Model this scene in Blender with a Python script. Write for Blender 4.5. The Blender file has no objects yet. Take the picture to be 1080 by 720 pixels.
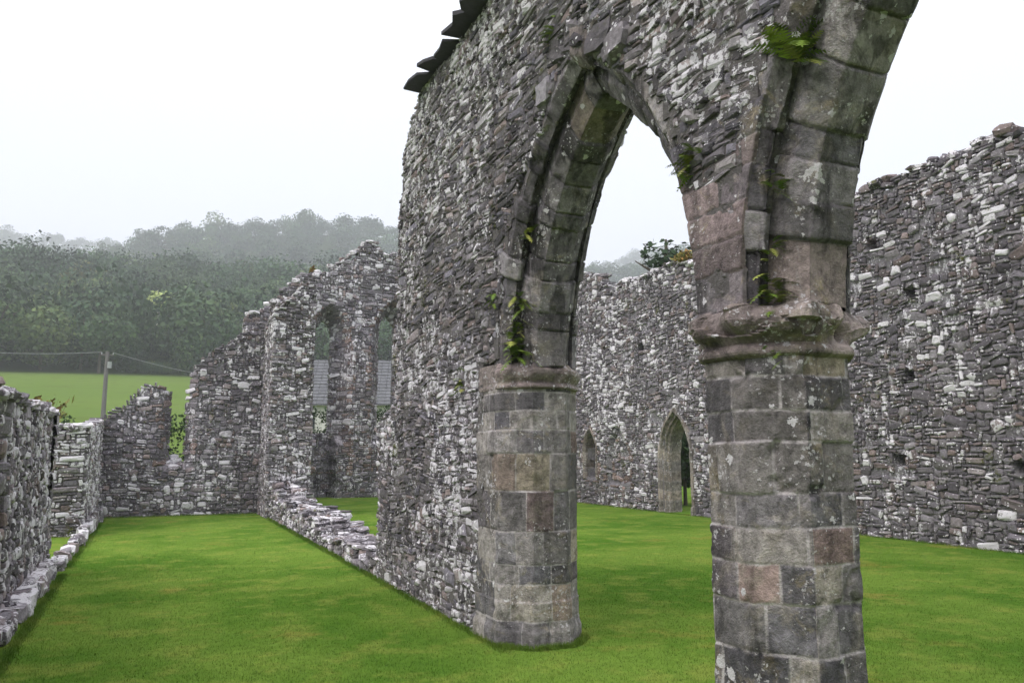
import bpy, math, random
import numpy as np
from mathutils import Vector
SEED = 7
rng = np.random.default_rng(SEED)
random.seed(SEED)
SC = bpy.context.scene
COL = SC.collection

# ------------------------------------------------------------------ numeric helpers
def _hash(ix, iy, iz, seed):
    h = (ix * 374761393 + iy * 668265263 + iz * 2147483647 + seed * 1274126177) & 0xFFFFFFFF
    h = ((h ^ (h >> 13)) * 1274126177) & 0xFFFFFFFF
    h = ((h ^ (h >> 15)) * 2246822519) & 0xFFFFFFFF
    return ((h ^ (h >> 16)) & 0xFFFFFF) / float(0xFFFFFF)

def vnoise(p, seed=0):
    p = np.asarray(p, float)
    i = np.floor(p).astype(np.int64); f = p - i; f = f * f * (3 - 2 * f)
    r = 0
    for dx in (0, 1):
        for dy in (0, 1):
            for dz in (0, 1):
                w = (f[..., 0] if dx else 1 - f[..., 0]) * (f[..., 1] if dy else 1 - f[..., 1]) * (f[..., 2] if dz else 1 - f[..., 2])
                r = r + w * _hash(i[..., 0] + dx, i[..., 1] + dy, i[..., 2] + dz, seed)
    return r

def fbm(p, seed=0, oct=3):
    a, s, t = 1.0, 0, 0
    p = np.asarray(p, float)
    for k in range(oct):
        s = s + a * vnoise(p * 2 ** k, seed + k * 17); t += a; a *= .5
    return s / t - .5

def n2(u, v, sc, seed=0, oct=3):
    u, v = np.broadcast_arrays(np.asarray(u, float), np.asarray(v, float))
    return fbm(np.stack([u * sc, v * sc, np.full(u.shape, seed * 3.7)], -1), seed, oct)

def interp(x, pts):
    xs = [p[0] for p in pts]; ys = [p[1] for p in pts]
    return np.interp(x, xs, ys)

class B:
    """collects vertices, quads, tris with per-vertex colour data and material slots"""
    def __init__(s):
        s.v = []; s.c = []; s.q = []; s.qm = []; s.t = []; s.tm = []; s.n = 0
    def add(s, V, C=None, Q=None, T=None, m=0):
        V = np.asarray(V, float).reshape(-1, 3)
        if C is None: C = np.tile([.5, .5, 0, 0], (len(V), 1))
        C = np.broadcast_to(np.asarray(C, float), (len(V), 4))
        s.v.append(V); s.c.append(C)
        if Q is not None and len(Q):
            Q = np.asarray(Q, np.int64).reshape(-1, 4) + s.n; s.q.append(Q); s.qm.append(np.full(len(Q), m))
        if T is not None and len(T):
            T = np.asarray(T, np.int64).reshape(-1, 3) + s.n; s.t.append(T); s.tm.append(np.full(len(T), m))
        s.n += len(V)
    def build(s, name, mats, parent=None, smooth=False, smooth_slots=()):
        V = np.concatenate(s.v); Cc = np.concatenate(s.c)
        Q = np.concatenate(s.q) if s.q else np.zeros((0, 4), np.int64)
        T = np.concatenate(s.t) if s.t else np.zeros((0, 3), np.int64)
        mi = np.concatenate([*(s.qm if s.qm else [np.zeros(0)]), *(s.tm if s.tm else [np.zeros(0)])]).astype(np.int32)
        me = bpy.data.meshes.new(name)
        me.vertices.add(len(V)); me.vertices.foreach_set('co', V.astype(np.float32).ravel())
        nl = len(Q) * 4 + len(T) * 3
        me.loops.add(nl); me.loops.foreach_set('vertex_index', np.concatenate([Q.ravel(), T.ravel()]).astype(np.int32))
        me.polygons.add(len(Q) + len(T))
        st = np.concatenate([np.arange(len(Q)) * 4, len(Q) * 4 + np.arange(len(T)) * 3]).astype(np.int32)
        me.polygons.foreach_set('loop_start', st)
        try:
            me.polygons.foreach_set('loop_total', np.concatenate([np.full(len(Q), 4), np.full(len(T), 3)]).astype(np.int32))
        except Exception: pass
        me.update(calc_edges=True)
        me.polygons.foreach_set('material_index', mi)
        sm = np.full(len(mi), bool(smooth))
        for k in smooth_slots: sm |= (mi == k)
        me.polygons.foreach_set('use_smooth', sm)
        at = me.attributes.new('rnd', 'FLOAT_COLOR', 'POINT')
        at.data.foreach_set('color', Cc.astype(np.float32).ravel())
        for m in mats: me.materials.append(m)
        me.validate()
        o = bpy.data.objects.new(name, me); COL.objects.link(o)
        if parent is not None: o.parent = parent
        return o

def tag(o, label=None, cat=None, group=None, kind=None):
    if label: o['label'] = label
    if cat: o['category'] = cat
    if group: o['group'] = group
    if kind: o['kind'] = kind
    return o

def thing(name, label, cat, group=None, loc=(0, 0, 0)):
    o = bpy.data.objects.new(name, None); COL.objects.link(o); o.location = loc
    o.empty_display_size = .2
    return tag(o, label, cat, group)

# ------------------------------------------------------------------ masonry generators
def pack(nu, nv, free, sizes, seed):
    """fills a cell grid with random rectangles; returns rows (i, j, w, h)"""
    r = random.Random(seed)
    occ = ~free
    out = []
    tot = sum(s[2] for s in sizes)
    for j in range(nv):
        i = 0
        row = occ[:, j]
        while i < nu:
            if row[i]: i += 1; continue
            x = r.random() * tot
            for (w, h, p) in sizes:
                x -= p
                if x <= 0: break
            w = max(1, w + r.choice((-1, 0, 0, 1)))
            ww = 1
            while ww < w and i + ww < nu and not row[i + ww]: ww += 1
            w = ww
            hh = 1
            while hh < h and j + hh < nv and not occ[i:i + w, j + hh].any(): hh += 1
            h = hh
            occ[i:i + w, j:j + h] = True
            out.append((i, j, w, h)); i += w
    return np.array(out, float).reshape(-1, 4)

def stones(b, fr, u0, u1, v0, v1, inside, cu, cv, sizes, seed=1, depthf=None, D=.25, gap=.006, pro=.03,
           tint=None, lich=.25, warp=.02, m=0, lichf=None, rot=.10, ang=0, drop=0.0):
    O, U, V, N = [np.asarray(a, float) for a in fr]
    nu = max(1, int(round((u1 - u0) / cu))); nv = max(1, int(round((v1 - v0) / cv)))
    uc = u0 + (np.arange(nu) + .5) * cu; vc = v0 + (np.arange(nv) + .5) * cv
    UU, VV = np.meshgrid(uc, vc, indexing='ij')
    R = pack(nu, nv, inside(UU, VV), sizes, seed)
    if not len(R): return
    g = np.random.default_rng(seed)
    R = R[g.random(len(R)) > drop]
    n = len(R)
    a = R[:, 2] * cu / 2; c = R[:, 3] * cv / 2
    pu = u0 + R[:, 0] * cu + a; pv = v0 + R[:, 1] * cv + c
    a = np.maximum(a - gap * g.uniform(.3, 1.5, n), cu * .3); c = np.maximum(c - gap * g.uniform(.3, 1.4, n), cv * .3)
    cr = np.minimum(a, c)[:, None] * (g.uniform(.05, .45, (n, 4)) if ang else g.uniform(.15, .7, (n, 4)))
    k = np.minimum(cr, .9 * np.minimum(a, c)[:, None])
    A = a[:, None]; Cc = c[:, None]
    xs = np.stack([A[:, 0] - k[:, 0], a, a, a - k[:, 1], -a + k[:, 2], -a, -a, -a + k[:, 3]], 1)
    ys = np.stack([c, c - k[:, 0] * .8, -c + k[:, 1] * .8, -c, -c, -c + k[:, 2] * .8, c - k[:, 3] * .8, c], 1)
    jit = np.minimum(a, c)[:, None]
    xs = xs + g.normal(0, .16, xs.shape) * jit; ys = ys + g.normal(0, .16, ys.shape) * jit
    th = g.normal(0, rot, n)[:, None]
    xs, ys = xs * np.cos(th) - ys * np.sin(th), xs * np.sin(th) + ys * np.cos(th)
    bev = (np.minimum(np.minimum(a, c) * .35, .03))[:, None]
    sx = 1 - bev / A; sy = 1 - bev / Cc
    p = g.uniform(.0, 1.0, n) ** 1.3 * pro + .004
    ti = g.normal(0, .06 if ang else .09, (n, 2))
    def ring(x, y, z): return np.stack([x + pu[:, None], y + pv[:, None], z], -1)
    z0 = np.full(xs.shape, -1.0) * D
    z1 = (p - np.minimum(bev[:, 0] * .9, .02))[:, None] + g.normal(0, .003, xs.shape)
    tilt = lambda x, y: np.clip(x * ti[:, :1] + y * ti[:, 1:], -.03, .03)
    z2 = p[:, None] + tilt(xs, ys) + g.normal(0, .003, xs.shape)
    z1 = z1 + tilt(xs, ys) * .8
    cx = (g.normal(0, .2, n) * a)[:, None]; cyy = (g.normal(0, .2, n) * c)[:, None]
    z3 = (p + g.normal(.004, .006, n))[:, None] + tilt(cx, cyy)
    P = np.concatenate([ring(xs, ys, z0), ring(xs, ys, z1), ring(xs * sx, ys * sy, z2), ring(cx, cyy, z3)], 1)  # n,25,3
    u = P[..., 0]; v = P[..., 1]; w = P[..., 2]
    du = n2(u, v, 1.3, seed + 5, 2) * warp * 2; dv = n2(u, v, .8, seed + 9, 2) * warp * 3
    if depthf is not None: w = w - np.where(w > -D * .9, depthf(u, v), depthf(u, v))
    W = O + (u + du)[..., None] * U + (v + dv)[..., None] * V + w[..., None] * N
    r = g.random(n); br = g.random(n); li = g.random(n)
    cl = n2(pu, pv, .9, seed + 31, 3) * 1.6
    L = lich * (1 if lichf is None else lichf(pu, pv))
    lval = np.clip((li + cl * .5) - (1 - L), 0, 1) / np.maximum(L, .02)
    lval = np.where(li + cl * .5 > 1 - L, .58 + .38 * np.clip(lval, 0, 1), .25 * g.random(n))
    tn = np.zeros(n) if tint is None else tint(pu, pv, g)
    C = np.stack([r, br, np.clip(lval, 0, 1), tn], 1)[:, None, :].repeat(25, 1)
    base = (np.arange(n) * 25)[:, None, None]
    i8 = np.arange(8); j8 = (i8 + 1) % 8
    q = np.concatenate([np.stack([i8 + o, j8 + o, j8 + o + 8, i8 + o + 8], 1) for o in (0, 8)])
    t = np.stack([i8 + 16, j8 + 16, np.full(8, 24)], 1)
    b.add(W.reshape(-1, 3), C.reshape(-1, 4), (base + q).reshape(-1, 4), (base + t).reshape(-1, 3), m)

def core(b, fr, u0, u1, v0, v1, T, inside, cs=.08, inset=.012, depthf=None, m=1, seed=3):
    O, U, V, N = [np.asarray(a, float) for a in fr]
    nu = max(1, int(round((u1 - u0) / cs))); nv = max(1, int(round((v1 - v0) / cs)))
    ug = u0 + np.arange(nu + 1) * (u1 - u0) / nu; vg = v0 + np.arange(nv + 1) * (v1 - v0) / nv
    UU, VV = np.meshgrid(ug, vg, indexing='ij')
    ins = inside(UU, VV)
    cell = ins[:-1, :-1] & ins[1:, :-1] & ins[:-1, 1:] & ins[1:, 1:]
    d = inset + n2(UU, VV, 5, seed) * .02
    if depthf is not None: d = d + depthf(UU, VV)
    F = O + UU[..., None] * U + VV[..., None] * V - d[..., None] * N
    K = O + UU[..., None] * U + VV[..., None] * V - (T - inset) * N
    idx = np.arange((nu + 1) * (nv + 1)).reshape(nu + 1, nv + 1); off = idx.size
    a, bb, c, dd = idx[:-1, :-1], idx[1:, :-1], idx[1:, 1:], idx[:-1, 1:]
    Q = [np.stack([a[cell], bb[cell], c[cell], dd[cell]], 1)]
    Q.append(Q[0][:, ::-1] + off)
    pc = np.pad(cell, 1)
    c0 = pc[1:-1, 1:-1]
    for (nb, e0, e1) in ((pc[:-2, 1:-1], a, dd), (pc[2:, 1:-1], bb, c), (pc[1:-1, :-2], a, bb), (pc[1:-1, 2:], dd, c)):
        mk = c0 & ~nb
        Q.append(np.stack([e0[mk], e1[mk], e1[mk] + off, e0[mk] + off], 1))
    b.add(np.concatenate([F.reshape(-1, 3), K.reshape(-1, 3)]), None, np.concatenate(Q), None, m)

# 26-vertex block for loose stones
_g = [(x, y, z) for x in (-1, 0, 1) for y in (-1, 0, 1) for z in (-1, 0, 1) if (x, y, z) != (0, 0, 0)]
_gi = {p: i for i, p in enumerate(_g)}
_lq = []
for ax in range(3):
    for s in (-1, 1):
        o1, o2 = [k for k in range(3) if k != ax]
        for i in (-1, 0):
            for j in (-1, 0):
                q = []
                for (di, dj) in ((0, 0), (1, 0), (1, 1), (0, 1)):
                    p = [0, 0, 0]; p[ax] = s; p[o1] = i + di; p[o2] = j + dj; q.append(_gi[tuple(p)])
                _lq.append(q)
_lq = np.array(_lq); _lv = np.array(_g, float)
_lv = _lv / (np.sum(np.abs(_lv) ** 5, 1) ** (1 / 5.))[:, None] * np.where(np.abs(_lv).sum(1) > 2.5, .95, 1.0)[:, None]

def lumps(b, pos, half, yaw, seed=1, m=0, lich=.6, tilt=.08, jit=.13):
    g = np.random.default_rng(seed)
    pos = np.asarray(pos, float); half = np.asarray(half, float); n = len(pos)
    P = (_lv[None] + g.normal(0, jit, (n, 26, 3))) * half[:, None, :]
    t1 = g.normal(0, tilt, n)[:, None]; t2 = g.normal(0, tilt, n)[:, None]
    x, y, z = P[..., 0], P[..., 1], P[..., 2]
    z = z + x * t1 + y * t2
    yw = np.asarray(yaw, float)[:, None]
    X = x * np.cos(yw) - y * np.sin(yw); Y = x * np.sin(yw) + y * np.cos(yw)
    W = np.stack([X, Y, z], -1) + pos[:, None, :]
    li = g.random(n)
    C = np.stack([g.random(n), g.random(n), np.where(li < lich, g.uniform(.5, .95, n), .2), np.zeros(n)], 1)[:, None].repeat(26, 1)
    b.add(W.reshape(-1, 3), C.reshape(-1, 4), (np.arange(n)[:, None, None] * 26 + _lq).reshape(-1, 4), None, m)

def ashlar(b, posf, nrmf, S, Tt, courses, tbreaks, seed=1, gap=.006, dep=.012, boff=.006, rough=.003, m=0, light_joint=1.0, lich=.15, wob=.006, closed=False, erode=None, tones=None, chip=.0):
    """swept masonry skin. S: 1D params along, Tt: 1D params across (metres); courses: breaks in S; tbreaks(i): breaks in Tt for course i"""
    g = np.random.default_rng(seed)
    SS, TT = np.meshgrid(S, Tt, indexing='ij')
    P = posf(SS, TT); N = nrmf(SS, TT, P)
    ws = SS + fbm(P * 3.0, seed, 2) * wob * 3; wt = TT + fbm(P * 3.0 + 9, seed + 3, 2) * wob * 3
    ci = np.clip(np.searchsorted(courses, ws) - 1, 0, len(courses) - 2)
    cb = np.asarray(courses)
    ds = np.minimum(ws - cb[ci], cb[ci + 1] - ws)
    dist = np.abs(ds); r = np.zeros(SS.shape); br = np.zeros(SS.shape); lc = np.zeros(SS.shape); of = np.zeros(SS.shape); tn = np.zeros(SS.shape)
    for i in range(len(courses) - 1):
        mk = ci == i
        tb = np.asarray(tbreaks(i, g), float)
        k = np.searchsorted(tb, wt[mk])
        nb = len(tb) + 1
        rr, bb2, ll, oo = g.random(nb), g.random(nb), g.random(nb), g.normal(0, boff, nb)
        r[mk] = rr[k]; br[mk] = bb2[k]; lc[mk] = ll[k]; of[mk] = oo[k]
        if len(tb):
            dt = np.min(np.abs(wt[mk][:, None] - tb[None]), 1)
            dist[mk] = np.minimum(dist[mk], dt)
    wj = gap * (1 + 1.2 * (fbm(P * 9, seed + 7, 2) + .1))
    jm = 1 - np.clip((dist - wj * .6) / (wj * .8), 0, 1)
    groove = dep * np.exp(-(dist / (wj * 1.5)) ** 2)
    ch = fbm(P * 7, seed + 11, 3)
    chipm = chip * np.clip(ch - .12, 0, 1) * 4 * np.exp(-(dist / .05) ** 2)
    disp = of - groove + fbm(P * 14, seed + 13, 3) * rough * 2 + fbm(P * 3, seed + 15, 2) * rough * 3 - chipm
    if erode is not None: disp = disp + erode(SS, TT, P)
    W = P + N * disp[..., None]
    C = np.stack([r, br, np.where(lc < lich, .5, .15), jm * light_joint], -1)
    ns, nt = SS.shape
    idx = np.arange(ns * nt).reshape(ns, nt)
    if closed: idx = np.concatenate([idx, idx[:, :1]], 1)
    Q = np.stack([idx[:-1, :-1].ravel(), idx[:-1, 1:].ravel(), idx[1:, 1:].ravel(), idx[1:, :-1].ravel()], 1)
    b.add(W.reshape(-1, 3), C.reshape(-1, 4), Q, None, m)

# ------------------------------------------------------------------ materials
def nodes(name):
    m = bpy.data.materials.new(name); m.use_nodes = True
    nt = m.node_tree; nt.nodes.clear()
    out = nt.nodes.new('ShaderNodeOutputMaterial'); bs = nt.nodes.new('ShaderNodeBsdfPrincipled')
    nt.links.new(bs.outputs[0], out.inputs[0])
    bs.inputs['Roughness'].default_value = .9
    bs.inputs['Specular IOR Level'].default_value = .25
    return m, nt, bs

class NT:
    def __init__(s, nt): s.nt = nt
    def _in(s, sock, v):
        if isinstance(v, (int, float)): sock.default_value = v
        elif isinstance(v, tuple):
            sock.default_value = v if len(v) == len(sock.default_value) else (*v, 1)
        else: s.nt.links.new(v, sock)
    def math(s, op, a, b=0.0, c=0.0, clamp=False):
        n = s.nt.nodes.new('ShaderNodeMath'); n.operation = op; n.use_clamp = clamp
        s._in(n.inputs[0], a); s._in(n.inputs[1], b); s._in(n.inputs[2], c); return n.outputs[0]
    def noise(s, co, sc, det=3, rough=.55, dist=0):
        n = s.nt.nodes.new('ShaderNodeTexNoise'); s._in(n.inputs['Vector'], co)
        n.inputs['Scale'].default_value = sc; n.inputs['Detail'].default_value = det; n.inputs['Roughness'].default_value = rough
        n.inputs['Distortion'].default_value = dist; return n.outputs['Fac']
    def vor(s, co, sc, feat='F1', rand=1.0):
        n = s.nt.nodes.new('ShaderNodeTexVoronoi'); n.feature = feat; s._in(n.inputs['Vector'], co)
        n.inputs['Scale'].default_value = sc; n.inputs['Randomness'].default_value = rand; return n
    def mix(s, f, a, b, blend='MIX'):
        n = s.nt.nodes.new('ShaderNodeMix'); n.data_type = 'RGBA'; n.blend_type = blend
        s._in(n.inputs[0], f); s._in(n.inputs[6], a); s._in(n.inputs[7], b); return n.outputs[2]
    def ramp(s, f, stops, interp='LINEAR'):
        n = s.nt.nodes.new('ShaderNodeValToRGB'); s._in(n.inputs[0], f); cr = n.color_ramp; cr.interpolation = interp
        while len(cr.elements) > 1: cr.elements.remove(cr.elements[0])
        cr.elements[0].position = stops[0][0]; cr.elements[0].color = (*stops[0][1], 1)
        for p, c in stops[1:]:
            e = cr.elements.new(p); e.color = (*c, 1)
        return n.outputs[0]
    def thr(s, v, lo, hi):
        n = s.nt.nodes.new('ShaderNodeMapRange'); s._in(n.inputs[0], v); s._in(n.inputs[1], lo); s._in(n.inputs[2], hi)
        n.interpolation_type = 'SMOOTHSTEP'; return n.outputs[0]
    def geo(s): return s.nt.nodes.new('ShaderNodeNewGeometry').outputs['Position']
    def attr(s):
        n = s.nt.nodes.new('ShaderNodeAttribute'); n.attribute_name = 'rnd'
        sp = s.nt.nodes.new('ShaderNodeSeparateColor'); s.nt.links.new(n.outputs['Color'], sp.inputs[0])
        return sp.outputs[0], sp.outputs[1], sp.outputs[2], n.outputs['Alpha']
    def blots(s, P, sc, dens, size, off=0.0, edge=.10, elong=.62):
        # crisp lobed lichen crusts: warped cells, a fraction of which carry a blot
        mp = s.nt.nodes.new('ShaderNodeMapping'); mp.inputs['Scale'].default_value = (1, 1, elong); mp.inputs['Location'].default_value = (off, off * 2, off * 3); s.nt.links.new(P, mp.inputs[0])
        nz = s.nt.nodes.new('ShaderNodeTexNoise'); nz.inputs['Scale'].default_value = sc * 2.2; nz.inputs['Detail'].default_value = 4; nz.inputs['Roughness'].default_value = .65; s.nt.links.new(P, nz.inputs['Vector'])
        v0 = s.nt.nodes.new('ShaderNodeVectorMath'); v0.operation = 'SUBTRACT'; s.nt.links.new(nz.outputs['Color'], v0.inputs[0]); v0.inputs[1].default_value = (.5, .5, .5)
        v1 = s.nt.nodes.new('ShaderNodeVectorMath'); v1.operation = 'SCALE'; s.nt.links.new(v0.outputs[0], v1.inputs[0]); v1.inputs['Scale'].default_value = 1.7 / sc
        v2 = s.nt.nodes.new('ShaderNodeVectorMath'); v2.operation = 'ADD'; s.nt.links.new(mp.outputs[0], v2.inputs[0]); s.nt.links.new(v1.outputs[0], v2.inputs[1])
        v = s.vor(v2.outputs[0], sc)
        sp = s.nt.nodes.new('ShaderNodeSeparateColor'); s.nt.links.new(v.outputs['Color'], sp.inputs[0])
        d = s.math('MULTIPLY', s.thr(s.noise(P, .8, 3), .30, .66), 1.6 * dens)
        rr = s.math('DIVIDE', s.math('SUBTRACT', sp.outputs[0], s.math('SUBTRACT', 1.0, d)), dens, clamp=True)
        rad = s.math('MULTIPLY', s.math('POWER', rr, .5), size)
        return s.thr(s.math('SUBTRACT', rad, v.outputs['Distance']), 0.0, edge * .4)
    def bump(s, h, strength, dist, bs, nrm=None):
        n = s.nt.nodes.new('ShaderNodeBump'); s._in(n.inputs['Height'], h)
        n.inputs['Strength'].default_value = strength; n.inputs['Distance'].default_value = dist
        s.nt.links.new(n.outputs[0], bs.inputs['Normal'])

def rubble_mat(name, ramp, gain=1.0, lichen=(.84, .81, .87), spots=.5, moss=.0, patch=0.0, fine=30, var=.9, big=0.0):
    m, nt, bs = nodes(name); k = NT(nt); P = k.geo(); r, g, l, a = k.attr()
    c = k.ramp(r, ramp)
    c = k.mix(k.thr(a, .3, .7), c, (.27, .20, .185))                    # pinkish dressed stones
    mot = k.noise(P, 22, 4, .65)
    bri = k.math('MULTIPLY', k.math('MULTIPLY_ADD', g, var, 1 - var / 2), k.math('MULTIPLY_ADD', mot, 1.7, .15))
    bri = k.math('MULTIPLY', bri, k.math('MULTIPLY_ADD', k.noise(P, .9, 3), .9, .5 * gain))
    hs = nt.nodes.new('ShaderNodeVectorMath'); hs.operation = 'SCALE'; nt.links.new(c, hs.inputs[0]); nt.links.new(bri, hs.inputs['Scale'])
    c = hs.outputs[0]
    lic0 = k.noise(P, 16, 4, .6, .4)
    # per-stone lichen crust
    th = k.math('MULTIPLY_ADD', l, -.62, .88)
    f1 = k.thr(k.math('SUBTRACT', lic0, th), 0.0, .05)
    # small round lichen spots
    v = k.vor(P, 13); sp = k.math('SUBTRACT', k.math('MULTIPLY', k.noise(P, 2.2, 2), .34 * spots), v.outputs['Distance'])
    f2 = k.thr(k.math('ADD', sp, k.math('MULTIPLY', k.math('SUBTRACT', k.noise(P, 60, 2), .5), .12)), .0, .03)
    f = k.math('MAXIMUM', f1, f2)
    if big > 0:
        vb = k.vor(P, 6.5); sb = k.math('SUBTRACT', k.math('MULTIPLY', k.math('SUBTRACT', k.noise(P, 3.0, 3), .40), 1.7 * big), vb.outputs['Distance'])
        f = k.math('MAXIMUM', f, k.thr(k.math('ADD', sb, k.math('MULTIPLY', k.math('SUBTRACT', k.noise(P, 28, 3), .5), .35)), .0, .03))
    if patch > 0:
        f3 = k.blots(P, 5.5, .24 * patch, .50); f4 = k.blots(P, 12, .28 * patch, .48, 3.3)
        f = k.math('MAXIMUM', f, k.math('MAXIMUM', f3, f4))
    licc = k.mix(k.noise(P, 40, 2), lichen, (.62, .59, .63))
    c = k.mix(k.math('MULTIPLY', f, .93), c, licc)
    if moss > 0:
        mf = k.thr(k.noise(P, 1.7, 4, .65), .66 - .1 * moss, .74 - .1 * moss)
        mf = k.math('MULTIPLY', mf, k.thr(k.noise(P, 30, 2), .35, .6))
        c = k.mix(mf, c, k.mix(k.noise(P, 8, 2), (.05, .075, .012), (.15, .14, .03)))
    nt.links.new(c, bs.inputs['Base Color'])
    h = k.math('ADD', k.noise(P, fine, 5, .7), k.math('MULTIPLY', k.noise(P, fine * 4, 3, .6), .4))
    h = k.math('ADD', h, k.math('MULTIPLY', f, .25))
    k.bump(h, .8, .02, bs)
    return m

def mortar_mat(name, col, moss=.0):
    m, nt, bs = nodes(name); k = NT(nt); P = k.geo()
    c = k.mix(k.noise(P, 9, 4, .7), tuple(x * .45 for x in col), tuple(min(1, x * 1.5) for x in col))
    c = k.mix(k.thr(k.vor(P, 16, rand=1.0).outputs['Distance'], .30, .16), c, tuple(min(1, x * 1.25) for x in col))
    f = k.math('MAXIMUM', k.blots(P, 12, .35, .48, 3.3), k.blots(P, 26, .4, .45, 7.1))
    c = k.mix(k.math('MULTIPLY', f, .9), c, (.72, .70, .75))
    nt.links.new(c, bs.inputs['Base Color'])
    k.bump(k.math('ADD', k.noise(P, 25, 5, .75), k.math('MULTIPLY', k.thr(k.vor(P, 16).outputs['Distance'], .35, .1), .5)), 1.0, .06, bs)
    return m

def ashlar_mat(name, ramp, gain=1.0, streak=.5, joint=(.52, .48, .49), jf=.8, red=False, patch=0, moss=.3):
    m, nt, bs = nodes(name); k = NT(nt); P = k.geo(); r, g, l, a = k.attr()
    c = k.ramp(r, ramp)
    mot = k.noise(P, 14, 5, .7)
    bri = k.math('MULTIPLY', k.math('MULTIPLY_ADD', g, .7, .65), k.math('MULTIPLY_ADD', mot, 2.3, -.15))
    bri = k.math('MULTIPLY', bri, k.math('SUBTRACT', 1.0, k.math('MULTIPLY', k.thr(k.noise(P, 3.2, 6, .75, 1.2), .50, .62), .42)))
    bri = k.math('MULTIPLY', bri, k.math('MULTIPLY_ADD', k.noise(P, 55, 4, .7), 1.0, .52))
    bri = k.math('MULTIPLY', bri, k.math('MULTIPLY_ADD', k.noise(P, 1.6, 3), 1.1, .42 * gain))
    # run-off stains, stretched downwards
    mp = nt.nodes.new('ShaderNodeMapping'); mp.inputs['Scale'].default_value = (7, 7, 1.0); nt.links.new(P, mp.inputs[0])
    st = k.noise(mp.outputs[0], 1.0, 4, .6, .3)
    bri = k.math('MULTIPLY', bri, k.math('SUBTRACT', 1.0, k.math('MULTIPLY', k.thr(st, .50, .62), .5 * streak)))
    c = k.mix(k.math('MULTIPLY', k.thr(k.noise(P, 4.5, 5, .7, .8), .52, .66), .55), c, (.30, .265, .225))
    c = k.mix(k.math('MULTIPLY', k.thr(k.noise(P, 3.1, 5, .7, .8), .57, .70), .6), c, (.33, .27, .17))
    hs = nt.nodes.new('ShaderNodeVectorMath'); hs.operation = 'SCALE'; nt.links.new(c, hs.inputs[0]); nt.links.new(bri, hs.inputs['Scale'])
    c = hs.outputs[0]
    mp2 = nt.nodes.new('ShaderNodeMapping'); mp2.inputs['Scale'].default_value = (9, 9, 1.3); mp2.inputs['Location'].default_value = (3, 1, 5); nt.links.new(P, mp2.inputs[0])
    s2 = k.thr(k.noise(mp2.outputs[0], 1.0, 5, .7, .5), .60, .74)
    c = k.mix(k.math('MULTIPLY', s2, .45 * streak), c, (.36, .35, .36))
    dn = nt.nodes.new('ShaderNodeTexNoise'); dn.inputs['Scale'].default_value = 26; dn.inputs['Detail'].default_value = 4; dn.inputs['Roughness'].default_value = .7; nt.links.new(P, dn.inputs['Vector'])
    ds = nt.nodes.new('ShaderNodeVectorMath'); ds.operation = 'SCALE'; nt.links.new(dn.outputs['Color'], ds.inputs[0]); ds.inputs['Scale'].default_value = .075
    da = nt.nodes.new('ShaderNodeVectorMath'); da.operation = 'ADD'; nt.links.new(P, da.inputs[0]); nt.links.new(ds.outputs[0], da.inputs[1]); PD = da.outputs[0]
    v = k.vor(PD, 7.5)
    sp = k.math('SUBTRACT', k.math('MULTIPLY', k.math('SUBTRACT', k.noise(P, 3.6, 2), .38), .85), v.outputs['Distance'])
    f = k.thr(k.math('ADD', sp, k.math('MULTIPLY', k.math('SUBTRACT', k.noise(P, 40, 2), .5), .08)), .0, .02)
    v2 = k.vor(PD, 30)
    sp2 = k.math('SUBTRACT', k.math('MULTIPLY', k.math('SUBTRACT', k.noise(P, 3.1, 3), .42), 1.5), v2.outputs['Distance'])
    f = k.math('MAXIMUM', f, k.math('MULTIPLY', k.thr(sp2, .0, .04), .7))
    if patch > 0:
        f3 = k.blots(P, 6, .22 * patch, .42)
        f = k.math('MAXIMUM', f, f3)
    c = k.mix(f, c, k.mix(k.noise(P, 50, 2), (.70, .67, .71), (.52, .50, .52)))
    c = k.mix(k.math('MULTIPLY', k.math('MULTIPLY', a, jf), k.math('MULTIPLY_ADD', k.noise(P, 7, 4, .7), 4.0, -1.35), clamp=True), c, joint)
    mo = k.math('MULTIPLY', k.thr(k.noise(P, 2.3, 5, .7), .62, .72), k.thr(k.noise(P, 40, 2), .4, .6))
    c = k.mix(k.math('MULTIPLY', mo, moss), c, (.13, .12, .05))
    nt.links.new(c, bs.inputs['Base Color'])
    h = k.math('ADD', k.noise(P, 14, 7, .72), k.math('MULTIPLY', k.noise(P, 90, 3, .6), .35))
    k.bump(h, .9, .030, bs)
    return m

def leaf_mat(name, stops, rough=.7, trans=.25):
    m, nt, bs = nodes(name); k = NT(nt); P = k.geo(); r, g, l, a = k.attr()
    c = k.ramp(r, stops)
    hs = nt.nodes.new('ShaderNodeVectorMath'); hs.operation = 'SCALE'; nt.links.new(c, hs.inputs[0])
    nt.links.new(k.math('MULTIPLY_ADD', g, .9, .55), hs.inputs['Scale'])
    nt.links.new(hs.outputs[0], bs.inputs['Base Color']); bs.inputs['Roughness'].default_value = rough
    return m

def plain(name, col, rough=.8, nsc=10, amp=.4, bump=0, metal=0):
    m, nt, bs = nodes(name); k = NT(nt); P = k.geo()
    c = k.mix(k.noise(P, nsc, 4, .6), tuple(x * (1 - amp) for x in col), tuple(min(1, x * (1 + amp)) for x in col))
    nt.links.new(c, bs.inputs['Base Color']); bs.inputs['Roughness'].default_value = rough
    if bump: k.bump(k.noise(P, nsc * 4, 4), .6, bump, bs)
    return m

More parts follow.
